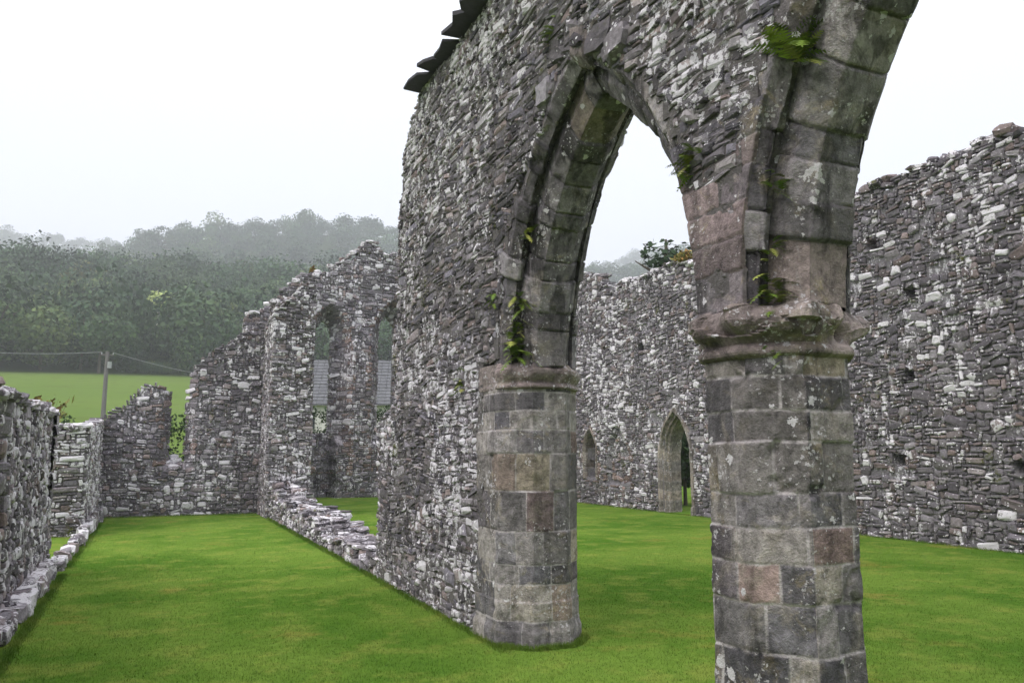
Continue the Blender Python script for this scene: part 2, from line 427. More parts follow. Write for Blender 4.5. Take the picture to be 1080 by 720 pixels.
def grass_mat():
    m, nt, bs = nodes('lawn_grass'); k = NT(nt); P = k.geo()
    geo = nt.nodes.new('ShaderNodeSeparateXYZ'); nt.links.new(P, geo.inputs[0])
    big = k.noise(P, .42, 4, .6); med = k.noise(P, 1.9, 4, .65); fin = k.noise(P, 12, 4, .7)
    c = k.mix(k.thr(big, .36, .64), (.070, .148, .018), (.132, .212, .034))
    c = k.mix(k.math('MULTIPLY', k.thr(med, .48, .66), .6), c, (.20, .24, .05))
    br = k.math('MULTIPLY', k.thr(k.noise(P, .75, 5, .7, .3), .56, .70), .45)
    c = k.mix(br, c, (.24, .185, .05))
    hs = nt.nodes.new('ShaderNodeVectorMath'); hs.operation = 'SCALE'; nt.links.new(c, hs.inputs[0])
    nt.links.new(k.math('MULTIPLY_ADD', fin, .8, .62), hs.inputs['Scale']); c = hs.outputs[0]
    # rougher, yellower meadow beyond the ruin
    ln = nt.nodes.new('ShaderNodeVectorMath'); ln.operation = 'LENGTH'; nt.links.new(P, ln.inputs[0])
    fld = k.mix(k.noise(P, .06, 4, .6), (.085, .145, .03), (.13, .18, .045))
    fld = k.mix(k.thr(k.noise(P, .5, 4), .5, .7), fld, (.10, .14, .035))
    c = k.mix(k.thr(ln.outputs['Value'], 32, 40), c, fld)
    c = k.mix(k.thr(ln.outputs['Value'], 116, 122), c, (.03, .045, .015))
    nt.links.new(c, bs.inputs['Base Color'])
    k.bump(k.math('ADD', fin, k.noise(P, 60, 3)), .6, .03, bs)
    bs.inputs['Specular IOR Level'].default_value = 0.0; bs.inputs['Roughness'].default_value = 1.0
    return m

GREYS = [(0, (.115, .105, .106)), (.2, (.19, .175, .17)), (.42, (.245, .228, .215)), (.6, (.16, .152, .165)), (.75, (.29, .272, .25)), (.9, (.24, .19, .165)), (1, (.37, .36, .345))]
GREYS_L = [(0, (.15, .135, .14)), (.25, (.23, .215, .215)), (.5, (.28, .262, .25)), (.7, (.20, .18, .18)), (.86, (.27, .215, .185)), (1, (.40, .385, .37))]
def cool(rp): return [(p, (c[0] * .97, c[1] * .95, c[2] * 1.08)) for p, c in rp]
GREYS = cool(GREYS); GREYS_L = cool(GREYS_L)
M_near = rubble_mat('rubble_slate', GREYS, 1.0, spots=1.0, moss=.15, patch=2.4, fine=34, var=1.15, big=0)
M_nave = rubble_mat('rubble_nave', GREYS_L, .68, spots=1.15, moss=.45, patch=.95, fine=24, var=.7, big=.0)
M_end = rubble_mat('rubble_end', GREYS_L, .85, spots=1.1, moss=.3, patch=1.25, fine=20, var=.8, big=.0)
M_left = rubble_mat('rubble_left', GREYS_L, 1.0, spots=.9, moss=.1, patch=.8, fine=26)
M_mort = mortar_mat('earthy_mortar', (.17, .155, .155))
M_mort2 = mortar_mat('lime_mortar', (.235, .22, .24))
ASH = [(0, (.12, .114, .118)), (.22, (.24, .222, .205)), (.40, (.32, .295, .26)), (.55, (.17, .162, .168)), (.68, (.36, .33, .29)), (.82, (.34, .295, .215)), (.92, (.28, .205, .18)), (1, (.15, .146, .155))]
ASHD = [(0, (.125, .115, .12)), (.3, (.20, .182, .18)), (.55, (.25, .232, .225)), (.75, (.165, .155, .163)), (.86, (.21, .19, .18)), (.94, (.24, .195, .17)), (1, (.29, .27, .255))]
ASHR = [(0, (.19, .17, .165)), (.4, (.26, .215, .19)), (.7, (.22, .20, .19)), (1, (.28, .24, .21))]
def grey(rp): return [(p, (c[0] * .94, c[1] * .93, c[2] * 1.02)) for p, c in rp]
ASH = grey(ASH); ASHD = grey(ASHD)
M_ash = ashlar_mat('dressed_sandstone', ASH, 1.05, .6, jf=.9)
M_arch = ashlar_mat('arch_sandstone', ASHD, 1.0, 1.2, joint=(.05, .046, .046), jf=.75, patch=.3, moss=.12)
M_cap = ashlar_mat('capital_sandstone', [(0, (.26, .21, .205)), (1, (.35, .295, .28))], 1.0, .5, jf=.3, moss=.06)
M_slate = plain('coping_slate', (.055, .052, .062), .75, 18, .4, .01)
M_grass = grass_mat()

# ------------------------------------------------------------------ layout constants (metres; X across the arcade, Y along it)
XA, TA = 2.76, .76; XC = XA + TA / 2; XB = XA + TA
YP1, YP2 = 6.60, 3.42; PITCH = YP1 - YP2; YP3 = YP2 - PITCH
RO, DC, ZS = 2.52, 1.11, 2.35
BAYS = [(YP1 + YP2) / 2, (YP2 + YP3) / 2]
HALF = PITCH / 2

def arch_excl(y, z, w=.2):
    """True where (y,z) lies inside an arch void or its ring"""
    r = np.zeros(np.shape(y), bool)
    for c in BAYS:
        for s in (-1, 1):
            cy = c - s * DC                              # centre of the arc that springs on side s
            d = np.hypot(y - cy, z - ZS)
            side = (s * (y - c) >= 0)
            r |= side & (z >= ZS - .02) & (d < RO + w)
    # below springing between piers
    r |= (z < ZS) & (y < YP1 + .16) & (y > YP3 - .16)
    return r

# ------------------------------------------------------------------ arcade wall
arcade = thing('arcade_wall', 'tall rubble arcade wall pierced by pointed arches and capped with dark overhanging slates', 'wall', loc=(XC, 7, 0))
MXW = bpy.data.objects  # shorthand
def child(o, parent):
    o.parent = parent; o.matrix_parent_inverse = parent.matrix_basis.inverted(); return o

def end_y(z):   # far ragged end of the standing wall
    return interp(z, [(0, 10.5), (1.0, 10.55), (1.95, 10.62), (2.12, 10.2), (2.2, 9.78), (2.9, 9.86), (3.75, 9.74), (4.9, 9.66), (5.5, 9.6), (5.75, 9.3), (6.0, 8.95)])
def arc_in(y, z, w=.10):
    w = np.where((z < 3.05) & (y < 5), .26, np.where(z > 4.05, .02, .10)) + n2(y, z, 6, 44) * .12
    e = end_y(z) + n2(z, y * 0, 3.3, 4) * .22
    t = 5.98 + n2(y, y * 0, 2.0, 8) * .12
    return (y < e) & (y > -2.4) & (z < t) & ~arch_excl(y, z, w) & ~((z < ZS + .05) & (y < YP1 + .34) & (y > YP3 - .3))
b = B()
frA = ((XA, 0, 0), (0, 1, 0), (0, 0, 1), (-1, 0, 0))
SZA = [(3, 1, 2.4), (4, 1, 2.2), (2, 1, 1.8), (5, 1, .9), (4, 2, 1.6), (3, 2, 1.8), (6, 2, .6), (2, 2, 1.3), (5, 3, .5), (4, 3, .5), (7, 4, .12), (1, 1, 1.2), (1, 2, .5), (8, 2, .15)]
SZ = [(2, 1, 2.4), (3, 1, 2.0), (4, 1, .9), (6, 2, .4), (3, 2, 2.0), (4, 2, 1.2), (2, 2, 2.2), (5, 3, .4), (3, 3, .7), (4, 3, .4), (7, 2, .15), (1, 1, 1.6), (1, 2, 1.0), (2, 3, .5)]
stones(b, frA, -2.4, 10.9, -.05, 6.2, arc_in, .050, .035, SZA, seed=11, D=.22, gap=.0045, pro=.020, lich=.06, warp=.06, rot=.14, ang=1,
       lichf=lambda u, v: 1 + .3 * (v > 3.5))
core(b, frA, -2.4, 10.8, -.1, 6.02, TA, lambda y, z: (y < end_y(z) - .03) & (y > -2.35) & (z < 5.9) & ~arch_excl(y, z, .04) & ~((z < ZS + .05) & (y < YP1 + .15) & (y > YP3 - .12)), .07, -.002)
# nave side skin
frB = ((XB, 0, 0), (0, 1, 0), (0, 0, 1), (1, 0, 0))
stones(b, frB, -2.4, 10.9, -.05, 6.2, arc_in, .075, .05, SZ, seed=12, D=.25, gap=.008, pro=.026, lich=.25, warp=.03)
# ragged far end skin
frE = ((XA, 10.42, 0), (1, 0, 0), (0, 0, 1), (0, 1, 0))
stones(b, frE, 0.02, TA - .02, -.05, 5.6, lambda u, v: v < 99, .06, .045, SZ, seed=13, D=.3, pro=.032, lich=.3, depthf=lambda u, v: 10.42 - end_y(v))
# loose stones on the wall head
g = np.random.default_rng(5)
yy = np.arange(-2.2, 8.9, .17); nn = len(yy)
lumps(b, np.stack([XA + g.uniform(.1, .66, nn), yy, 6.0 + g.uniform(0, .06, nn)], 1), np.stack([g.uniform(.08, .18, nn), g.uniform(.06, .14, nn), g.uniform(.03, .08, nn)], 1), g.uniform(-.4, .4, nn), 21)
lumps(b, [(XA + .03, 5.24, 4.70), (XA + .02, 4.92, 4.66), (XA + .03, 4.62, 4.56), (XA + .02, 5.50, 4.52), (XA + .0, 4.35, 4.36), (XA + .02, 5.02, 4.84), (XA + .03, 3.42, 3.62), (XA + .01, 3.60, 3.55)],
      [(.07, .11, .07), (.08, .09, .06), (.09, .16, .10), (.08, .11, .11), (.09, .13, .09), (.05, .1, .05), (.06, .11, .04), (.05, .06, .04)], [.1, -.1, .15, 0, .1, -.05, .05, 0], 22, lich=.0, tilt=.25)
o = b.build('rubble_masonry', [M_near, M_mort]); child(o, arcade)

# arches: swept voussoir profile
PROF = [(.004, -.20), (0, 0), (.085, .075), (.105, .03), (.150, .03), (.150, .145), (.235, .25), (.50, .25), (.61, .145), (.61, .03), (.655, .03), (.675, .075), (.76, 0), (.756, -.20)]
def resample(prof, step):
    pts = np.array(prof, float); out = [pts[0]]; brk = []
    for a, c in zip(pts[:-1], pts[1:]):
        L = np.hypot(*(c - a)); k = max(1, int(math.ceil(L / step)))
        for i in range(1, k + 1): out.append(a + (c - a) * i / k)
    return np.array(out)
def arch_half(b, c, s, seed, step=.011, mat_slot=0):
    pr = resample(PROF, step)
    dl = np.concatenate([[0], np.cumsum(np.hypot(*(np.diff(pr, axis=0).T)))])
    cum = {}
    ns = int(2.75 / step)
    S = np.linspace(0, 1.012, ns)
    g = np.random.default_rng(seed)
    nb = 11
    cs = np.linspace(0, 1, nb + 1); cs[-1] = 1.03; cs[1:-1] += g.normal(0, .012, nb - 1)
    X = pr[:, 0]; n = pr[:, 1]
    nx = np.gradient(n); nn_ = -np.gradient(X)
    def smooth(a):
        return a
    L = np.hypot(nx, nn_) + 1e-9
    NX = nx / L; NN = nn_ / L                 # outward (into the opening): (-dn, dx) rotated
    cy = c - s * DC
    def pos(SS, TT):
        xi = np.interp(TT, dl, X); ni = np.interp(TT, dl, n)
        r = RO - ni
        th = np.minimum(SS, 1.02) * np.arccos(np.clip(DC / r, -1, 1))
        wmax = 2.715 / np.maximum(np.cos(th), .2) - RO - .004
        r = RO - np.maximum(ni, -wmax)
        th = SS * np.arccos(np.clip(DC / r, -1, 1))
        return np.stack([XA + xi, cy + s * r * np.cos(th), ZS + r * np.sin(th)], -1)
    def nrm(SS, TT, P):
        a = np.interp(TT, dl, NX); q = np.interp(TT, dl, NN)
        # profile tangent (dX, dn); outward normal is (-?) chosen so that soffit points into the opening
        th = np.arctan2(P[..., 2] - ZS, s * (P[..., 1] - cy))
        inn = -q   # component along +n (into the opening)
        return np.stack([-a, -s * inn * np.cos(th), -inn * np.sin(th)], -1)
    tb_out = dl[np.argmin(np.abs(pr[:, 0] - .150) + np.abs(pr[:, 1] - .03) * 1)]
    tb_in = dl[np.argmin(np.abs(pr[:, 0] - .61) + np.abs(pr[:, 1] - .03))]
    scale = 2.6
    # split into orders so that the joints of each order are staggered
    def er(SS, TT, P):
        e = fbm(P * 5.0, seed + 40, 3)
        return -.05 * np.clip(e - .13, 0, 1) * 4 * .5 - .012 * np.clip(fbm(P * 2.2, seed + 41, 2), 0, 1)
    for (t0, t1, sh) in ((0, tb_out, 0.0), (tb_out, tb_in, .5), (tb_in, dl[-1], 0.2)):
        T_ = dl[(dl >= t0 - 1e-6) & (dl <= t1 + 1e-6)]
        cc = cs.copy(); cc[1:-1] += sh * (1 / nb) * .6
        red = (t0 == 0)
        courses = cc * 1.0
        ash2(b, pos, nrm, S, T_, courses, seed + int(sh * 10), mat_slot, scale)
def ash2(b, pos, nrm, S, T_, courses, seed, m, scale):
    # work in metres along the curve: scale S by arc length inside the distance test
    P = lambda SS, TT: pos(SS / scale, TT)
    N = lambda SS, TT, Q: nrm(SS / scale, TT, Q)
    def er(SS, TT, Q):
        e = fbm(Q * 5.0, seed + 40, 3)
        return -.10 * np.clip(e - .15, 0, 1) - .03 * np.clip(fbm(Q * 2.2, seed + 41, 2), 0, 1)
    ashlar(b, P, N, S * scale, T_, np.asarray(courses) * scale, lambda i, g: [], seed=seed, gap=.0035, dep=.020, boff=.010, rough=.005, m=m,
           light_joint=.6, lich=.2, wob=.008, erode=er, chip=.035)
for bi, c in enumerate(BAYS):
    b = B()
    for s in (1, -1):
        arch_half(b, c, s, 100 + bi * 10 + (s > 0) * 3, .012 if not (bi == 1 and s == -1) else .02)
    o = b.build('pointed_arch', [M_arch], smooth=True); child(o, arcade)
    o['label'] = 'pointed arch of two chamfered orders between the end pier and the pillar' if bi == 0 else 'pointed arch springing off the near pillar towards the viewer'

def springer():
    b = B(); c1, c2 = BAYS
    def pos(SS, TT):
        q = np.sqrt(np.maximum(RO ** 2 - (SS - ZS) ** 2, 0)); hi = c1 + DC - q - .004; lo = c2 - DC + q + .004
        lo = lo - .010; hi = hi + .010; tc = np.clip(TT, 0, .36)
        return np.stack([XA - .006 + np.maximum(0, np.abs(TT - .18) - .18), lo + (hi - lo) * tc / .36, SS], -1)
    def nrm(SS, TT, P):
        n = np.zeros(P.shape); n[..., 0] = -1; return n
    ashlar(b, pos, nrm, np.linspace(ZS + .01, 3.42, 120), np.linspace(-.03, .39, 60), [2.2, 2.56, 2.74, 2.92, 3.1, 3.25, 3.5], lambda i, g: [.15] if i in (3, 4) else [], seed=77, gap=.005, dep=.010, boff=.003, rough=.006, chip=.03, light_joint=.6)
    child(b.build('springer_blocks', [M_spring], smooth=True), arcade)
M_spring = ashlar_mat('springer_sandstone', cool([(0, (.14, .13, .135)), (.25, (.21, .175, .16)), (.5, (.25, .19, .165)), (.75, (.22, .20, .19)), (1, (.27, .20, .17))]), 1.0, .7, joint=(.30, .28, .28), jf=.5, patch=.9)
springer()

# octagonal / respond sweeps
def poly_sweep(b, path, z0, z1, step, courses, tbf, seed, closed=False, off=None, **kw):
    pts = np.array(path, float)
    if closed: pts = np.concatenate([pts, pts[:1]])
    seg = np.hypot(*(np.diff(pts, axis=0).T)); dl = np.concatenate([[0], np.cumsum(seg)])
    Tt = np.concatenate([np.linspace(dl[i], dl[i + 1], max(2, int(seg[i] / step) + 1))[:-1] for i in range(len(seg))] + [dl[-1:]])
    if closed: Tt = Tt[:-1]
    S = np.linspace(z0, z1, int((z1 - z0) / step) + 1)
    cx, cyy = pts[:, 0].mean(), pts[:, 1].mean()
    # outward normals: per-segment, blended a little at corners
    d = np.diff(pts, axis=0) / seg[:, None]; nx = np.stack([d[:, 1], -d[:, 0]], 1)
    def nrmat(TT):
        i = np.clip(np.searchsorted(dl, TT, side='right') - 1, 0, len(seg) - 1)
        n0 = nx[i]
        e0 = TT - dl[i]; e1 = dl[i + 1] - TT
        ip = (i - 1) % len(seg) if closed else np.maximum(i - 1, 0); iN = (i + 1) % len(seg) if closed else np.minimum(i + 1, len(seg) - 1)
        w0 = np.clip(1 - e0 / .012, 0, 1) * .5; w1 = np.clip(1 - e1 / .012, 0, 1) * .5
        v = n0 * (1 - w0 - w1)[..., None] + nx[ip] * w0[..., None] + nx[iN] * w1[..., None]
        return v / np.linalg.norm(v, axis=-1, keepdims=True) 
    def pos(SS, TT):
        x = np.interp(TT, dl, pts[:, 0]); y = np.interp(TT, dl, pts[:, 1])
        P = np.stack([x, y, SS], -1)
        if off is not None:
            nn = nrmat(TT); o = off(SS, TT)[..., None]
            # mitre so that a moulding keeps its projection round the corners
            P[..., :2] += nn * o * 1.0
        return P
    def nrm(SS, TT, P):
        nn = nrmat(TT); return np.concatenate([nn, np.zeros(nn.shape[:-1] + (1,))], -1)
    ashlar(b, pos, nrm, S, Tt, courses, tbf, seed=seed, closed=closed, **kw)
    return dl

def octpath(cx, cy, D):
    a = D / 2; q = a * math.tan(math.pi / 8)
    # anticlockwise so that (dy,-dx) points outwards
    return [(cx - q, cy - a), (cx + q, cy - a), (cx + a, cy - q), (cx + a, cy + q), (cx + q, cy + a), (cx - q, cy + a), (cx - a, cy + q), (cx - a, cy - q)]

def shaft_mesh(cx, cy, step, seed, courses):
    b = B()
    per = .73 * .828 * 4
    def tb(i, g):
        n = g.integers(7, 9); o = g.uniform(0, per / n)
        return np.sort((np.arange(n) * per / n + o + g.normal(0, .05, n)) % per)
    poly_sweep(b, octpath(cx, cy, .735), -.05, 2.14, step, courses, tb, seed, closed=True, gap=.006, dep=.005, boff=.004, rough=.006, chip=.06, wob=.010,
               off=lambda S, T: .05 * np.clip((.32 - S) / .06, 0, 1),
               erode=lambda S, T, P: -.10 * np.clip(fbm(P * 4, seed + 50, 3) - .16, 0, 1))
    return b
def cap_mesh(cx, cy, step, seed):
    b = B()
    pz = [(2.085, -.03), (2.09, .0), (2.105, .028), (2.125, .034), (2.145, .026), (2.16, .008), (2.18, .014), (2.215, .05), (2.25, .082), (2.275, .094), (2.315, .092), (2.35, .072), (2.372, .03), (2.378, -.12)]
    zz = np.array([p[0] for p in pz]); oo = np.array([p[1] for p in pz])
    L = np.concatenate([[0], np.cumsum(np.hypot(np.diff(zz), np.diff(oo)))])
    pts = np.array(octpath(cx, cy, .735)); pts = np.concatenate([pts, pts[:1]])
    seg = np.hypot(*(np.diff(pts, axis=0).T)); dl = np.concatenate([[0], np.cumsum(seg)])
    Tt = np.linspace(0, dl[-1], int(dl[-1] / step))[:-1]; S = np.linspace(0, L[-1], int(L[-1] / (step * .8)))
    def pos(SS, TT):
        x = np.interp(TT, dl, pts[:, 0]) - cx; y = np.interp(TT, dl, pts[:, 1]) - cy
        z = np.interp(SS, L, zz); o = np.interp(SS, L, oo)
        ang = np.arctan2(y, x)
        lob = 1 + .28 * np.cos(3 * ang + 1.0) * np.clip((z - 2.18) / .1, 0, 1)
        o = np.where(o > 0, o * lob, o)
        f = 1 + o / .367
        return np.stack([cx + x * f, cy + y * f, z], -1)
    def nrm(SS, TT, P):
        d = P - np.array([cx, cy, 0]); d[..., 2] = 0
        return d / np.linalg.norm(d, axis=-1, keepdims=True)
    def er(SS, TT, P):
        z = P[..., 2]; up = np.clip((z - 2.16) / .05, 0, 1)
        vor = np.abs(fbm(P * np.array([3.5, 3.5, 5.0]), seed + 3, 2))
        sc = vnoise(np.floor(P * np.array([6, 6, 8.]) + 1.5 * fbm(P * 4, 5, 2)[..., None]), seed + 2)
        notch = np.exp(-((P[..., 0] - (cx + .115)) / .03) ** 2) * (P[..., 1] < cy) * .11
        return up * ((.035 - .42 * vor) * .6 - (sc - .5) * .055 - notch) - up * .16 * np.clip(fbm(P * 6, seed + 9, 2) - .08, 0, 1)
    ashlar(b, pos, nrm, S, Tt, [0, L[-1]], lambda i, g: [dl[-1] * .07, dl[-1] * .42, dl[-1] * .75, dl[-1] * .95], seed=seed, closed=True, gap=.005, dep=.02, boff=.008, rough=.008, erode=er, light_joint=.2)
    return b
C2 = [-.2, .20, .36, .62, .86, 1.05, 1.23, 1.40, 1.66, 1.82, 2.0, 2.3]
pil = thing('stone_pillar', 'octagonal dressed stone pillar in the foreground with moulded capital and lichen spots', 'pillar', loc=(XC, YP2, 0))
child(shaft_mesh(XC, YP2, .0075, 31, C2).build('shaft', [M_ash], smooth=True), pil)
child(cap_mesh(XC, YP2, .016, 33).build('capital', [M_cap], smooth=False), pil)
# last pillar of the arcade, beside the viewer
pil3 = thing('stone_pillar', 'octagonal stone pillar beside the viewer carrying the near arch', 'pillar', loc=(XC, YP3, 0))
child(shaft_mesh(XC, YP3, .02, 35, C2).build('shaft', [M_ash], smooth=True), pil3)
child(cap_mesh(XC, YP3, .02, 36).build('capital', [M_cap], smooth=True), pil3)

# respond at the end of the standing wall
a_, q_ = .38, .38 * math.tan(math.pi / 8)
rp = [(XA - .004, YP1 + .36), (XA - .004, YP1 - q_), (XC - q_, YP1 - a_), (XC + q_, YP1 - a_), (XB + .004, YP1 - q_), (XB + .004, YP1 + .36)]
b = B()
C1 = [-.2, .20, .50, .66, .94, 1.28, 1.60, 1.80, 1.97, 2.13, 2.6]
per1 = .52 + .34 + .315 + .34 + .52
def tb1(i, g):
    base = np.array([.30 + .12 * (i % 2), .62 + .1 * ((i + 1) % 2), .98, 1.30, 1.62]); return np.sort(base + g.normal(0, .045, 5))
poly_sweep(b, rp, -.05, 2.22, .009, C1, tb1, 41, gap=.0045, dep=.004, boff=.003, rough=.005, chip=.03, wob=.006,
           off=lambda S, T: .018 * np.clip((.17 - S) / .05, 0, 1) + .01 * (S < .36),
           erode=lambda S, T, P: -.08 * np.clip(fbm(P * 4, 91, 3) - .18, 0, 1))
child(b.build('respond', [M_ash], smooth=True), arcade)
b = B()
ip = [(XA - .0, YP1 + .30), (XA - .0, YP1 - q_), (XC - q_, YP1 - a_), (XC + q_, YP1 - a_), (XB, YP1 - q_), (XB, YP1 + .3)]
prz = [(2.155, -.02), (2.16, .03), (2.178, .045), (2.195, .03), (2.205, .008), (2.225, .016), (2.255, .05), (2.29, .072), (2.325, .070), (2.335, .045), (2.36, .01), (2.39, -.03)]
poly_sweep(b, ip, 2.155, 2.39, .009, [2.0, 2.6], lambda i, g: [.34, .75, 1.2, 1.6], 43, gap=.005, dep=.012, boff=.005, rough=.007, chip=.03,
           off=lambda S, T: .7 * interp(S, prz) * (1 - .75 * (T < .42)) * (1 - .4 * (T < .5)),
           erode=lambda S, T, P: -.12 * np.clip(fbm(P * 5, 95, 3) - .08, 0, 1))
child(b.build('impost', [M_cap], smooth=True), arcade)

# slates oversailing the wall head
g = np.random.default_rng(17)
def slab(b, cx, cy, cz, lx, ly, th, yaw, tilt, seed):
    n = 10; ang = np.linspace(0, 2 * math.pi, n, endpoint=False)
    gg = np.random.default_rng(seed)
    rr = 1 / np.maximum(np.abs(np.cos(ang)), np.abs(np.sin(ang))) * gg.uniform(.72, 1.08, n)
    x = np.cos(ang) * rr * lx / 2; y = np.sin(ang) * rr * ly / 2
    V = []
    for z in (-th / 2, th / 2):
        V.append(np.stack([x * math.cos(yaw) - y * math.sin(yaw), x * math.sin(yaw) + y * math.cos(yaw), z + x * tilt + gg.normal(0, .003, n)], 1))
    V = np.concatenate(V + [[[0, 0, -th / 2]], [[0, 0, th / 2]]]) + np.array([cx, cy, cz])
    i = np.arange(n); j = (i + 1) % n
    b.add(V, None, np.stack([i, j, j + n, i + n], 1), np.concatenate([np.stack([j, i, np.full(n, 2 * n)], 1), np.stack([i + n, j + n, np.full(n, 2 * n + 1)], 1)]))
y = 8.98; k = 0
while y > 5.0:
    ly = g.uniform(.34, .62)
    b = B()
    slab(b, XA + .10 - g.uniform(0, .05), y - ly / 2, 5.995 + (k % 2) * .045 + g.uniform(0, .02), g.uniform(.56, .74), ly * 1.10, g.uniform(.022, .042), g.normal(0, .08), g.normal(.05, .03), 300 + k)
    if k % 3 == 1: slab(b, XA + .22, y - ly / 2 + .1, 6.14, .5, ly * .9, .04, .1, .04, 340 + k)
    child(b.build('coping_slate', [M_slate]), arcade)
    y -= ly * g.uniform(.86, 1.0); k += 1

# ------------------------------------------------------------------ footing between the arcade wall and the far stub
g = np.random.default_rng(23)
b = B(); pos = []; half = []; yw = []
def foot_h(y): return interp(y, [(10.3, .34), (11.2, .26), (12.6, .30), (14, .24), (14.6, .44), (16.5, .50), (18, .46), (19, .55), (20, .72), (21, .95)])
y = 10.35
while y < 21.0:
    h = foot_h(y); st = g.uniform(.16, .34)
    x = 0.0
    while x < .74:
        w = g.uniform(.14, .32); z = 0.0
        top = h * g.uniform(.78, 1.12) * (1 - .25 * (x > .6))
        while z < top:
            t = min(g.uniform(.07, .15), max(top - z, .05))
            pos.append((XA - .02 + x + w / 2 + g.normal(0, .015), y + st / 2 + g.normal(0, .03), z + t / 2 - .01)); half.append((w / 2 * 1.0, st / 2 * g.uniform(.85, 1.15), t / 2 * .98)); yw.append(g.normal(0, .12)); z += t
        x += w
    y += st * .97
lumps(b, pos, half, yw, 51, lich=.24, jit=.11)
lumps(b, [(XA + .35, yy_, foot_h(yy_) * .33) for yy_ in np.arange(10.5, 21, .5)], [(.33, .3, foot_h(yy_) * .33) for yy_ in np.arange(10.5, 21, .5)], [0] * 21, 52, m=1)
tag(b.build('ruined_footing', [M_end, M_mort]), 'knee-high remains of a rubble wall running from the arcade wall to the far stub', 'low wall')

# ------------------------------------------------------------------ far stub of the arcade line
SZF = [(2, 1, 2.2), (3, 1, 1.2), (3, 2, 1.8), (2, 2, 2.6), (4, 2, .6), (4, 3, .35), (3, 3, .5), (1, 1, 2.4), (1, 2, 1.0), (2, 3, .4)]
b = B()
def stub_top_y(y): return interp(y, [(21, 5.35), (22.0, 5.2), (23, 5.15), (25, 5.3), (29.4, 6.0)])
frS = ((2.68, 0, 0), (0, 1, 0), (0, 0, 1), (-1, 0, 0))
ins = lambda y, z: (y > 21.02 + n2(z, y * 0, 2.5, 61) * .1) & (y < 29.3) & (z < stub_top_y(y) + n2(y, y * 0, 3, 62) * .3)
stones(b, frS, 20.9, 29.4, -.05, 7.4, ins, .075, .055, SZF, seed=62, drop=.10, rot=.16, D=.3, pro=.026, lich=.18, warp=.03)
core(b, frS, 21, 29.3, -.1, 7.2, 1.0, lambda y, z: (z < stub_top_y(y) - .1) & (y > 21.03), .1, .03)
frS2 = ((2.68, 21.0, 0), (1, 0, 0), (0, 0, 1), (0, -1, 0))
top2 = lambda x, z: interp(x, [(0, 5.42), (.3, 5.6), (.6, 5.85), (.95, 6.2), (1.1, 6.2)]) + n2(x, x * 0, 6, 63) * .3
stones(b, frS2, -.03, 1.05, -.05, 6.5, lambda x, z: z < top2(x, z), .068, .05, SZF, seed=64, drop=.10, rot=.16, D=.35, pro=.032, lich=.24, warp=.03,
       lichf=lambda u, v: np.where((v < 1.3) | (v > 3.5), 1.4, .7))
core(b, frS2, 0, 1.0, -.1, 6.1, 1.2, lambda x, z: z < top2(x, z) - .12, .08, .03)
gg = np.random.default_rng(3)
lumps(b, np.stack([2.68 + gg.uniform(0, 1, 26), gg.uniform(21, 22.4, 26), 5.55 + gg.uniform(-.1, .15, 26)], 1) + np.array([0, 0, 0]), np.stack([gg.uniform(.1, .2, 26), gg.uniform(.08, .15, 26), gg.uniform(.04, .08, 26)], 1), gg.uniform(-.5, .5, 26), 65)
tag(b.build('wall_stub', [M_end, M_mort]), 'tall narrow stub of rubble wall standing at the far end of the low footing', 'wall')

# ------------------------------------------------------------------ aisle end wall with a splayed window gap
b = B()
YE = 22.8
frAE = ((0, YE, 0), (1, 0, 0), (0, 0, 1), (0, -1, 0))
ae_top = [(-1.45, 2.35), (-1.1, 2.6), (-.85, 2.75), (-.6, 3.0), (-.34, 3.33), (-.1, 3.42), (.24, 3.38), (.40, 3.3), (.41, 1.33), (.76, 1.28), (.78, 3.35), (.82, 3.55), (.9, 3.95), (1.2, 4.15), (1.5, 4.5), (1.95, 4.8), (2.3, 5.1), (2.7, 5.25)]
def ae_in(x, z):
    t = interp(x, ae_top) + n2(x, x * 0, 4, 71) * .22 * ((x < .3) | (x > .85))
    return (z < t) & (x > -1.5) & (x < 2.75)
def ae_dep(x, z):   # splay of the window
    w = .52; e = np.clip((.42 - np.abs(x - .58)) / .34, 0, 1)
    s = np.clip((z - (1.22 + .0)) / .25, 0, 1)
    return e * s * .55
stones(b, frAE, -1.5, 2.75, -.05, 5.5, ae_in, .08, .064, SZF, seed=72, drop=.08, gap=.010, rot=.16, D=.3, depthf=ae_dep, pro=.026, lich=.09, warp=.03,
       tint=lambda u, v, g: ((np.abs(np.abs(u - .58) - .42) < .10) & (v > 1.3) & (g.random(len(u)) < .35)) * .8)
core(b, frAE, -1.5, 2.75, -.1, 5.4, .95, lambda x, z: ae_in(x, z + .08) & ae_in(x + .03, z) & ae_in(x - .03, z), .05, .03, depthf=ae_dep)
lumps(b, [(.36, YE + .4, 1.35), (.55, YE + .35, 1.4), (.50, YE + .2, 1.26), (.7, YE + .3, 1.3), (.3, YE + .1, 1.15), (.52, YE + .6, 1.5), (.62, YE + .5, 1.42)],
      [(.13, .12, .07), (.11, .12, .08), (.14, .1, .06), (.1, .12, .06), (.12, .08, .05), (.12, .1, .08), (.1, .1, .06)], [0, .3, -.2, .1, .2, .4, .1], 73, lich=.9)
tag(b.build('ruined_wall', [M_end, M_mort2]), 'stepped rubble end wall of the aisle broken by a narrow window gap', 'wall')

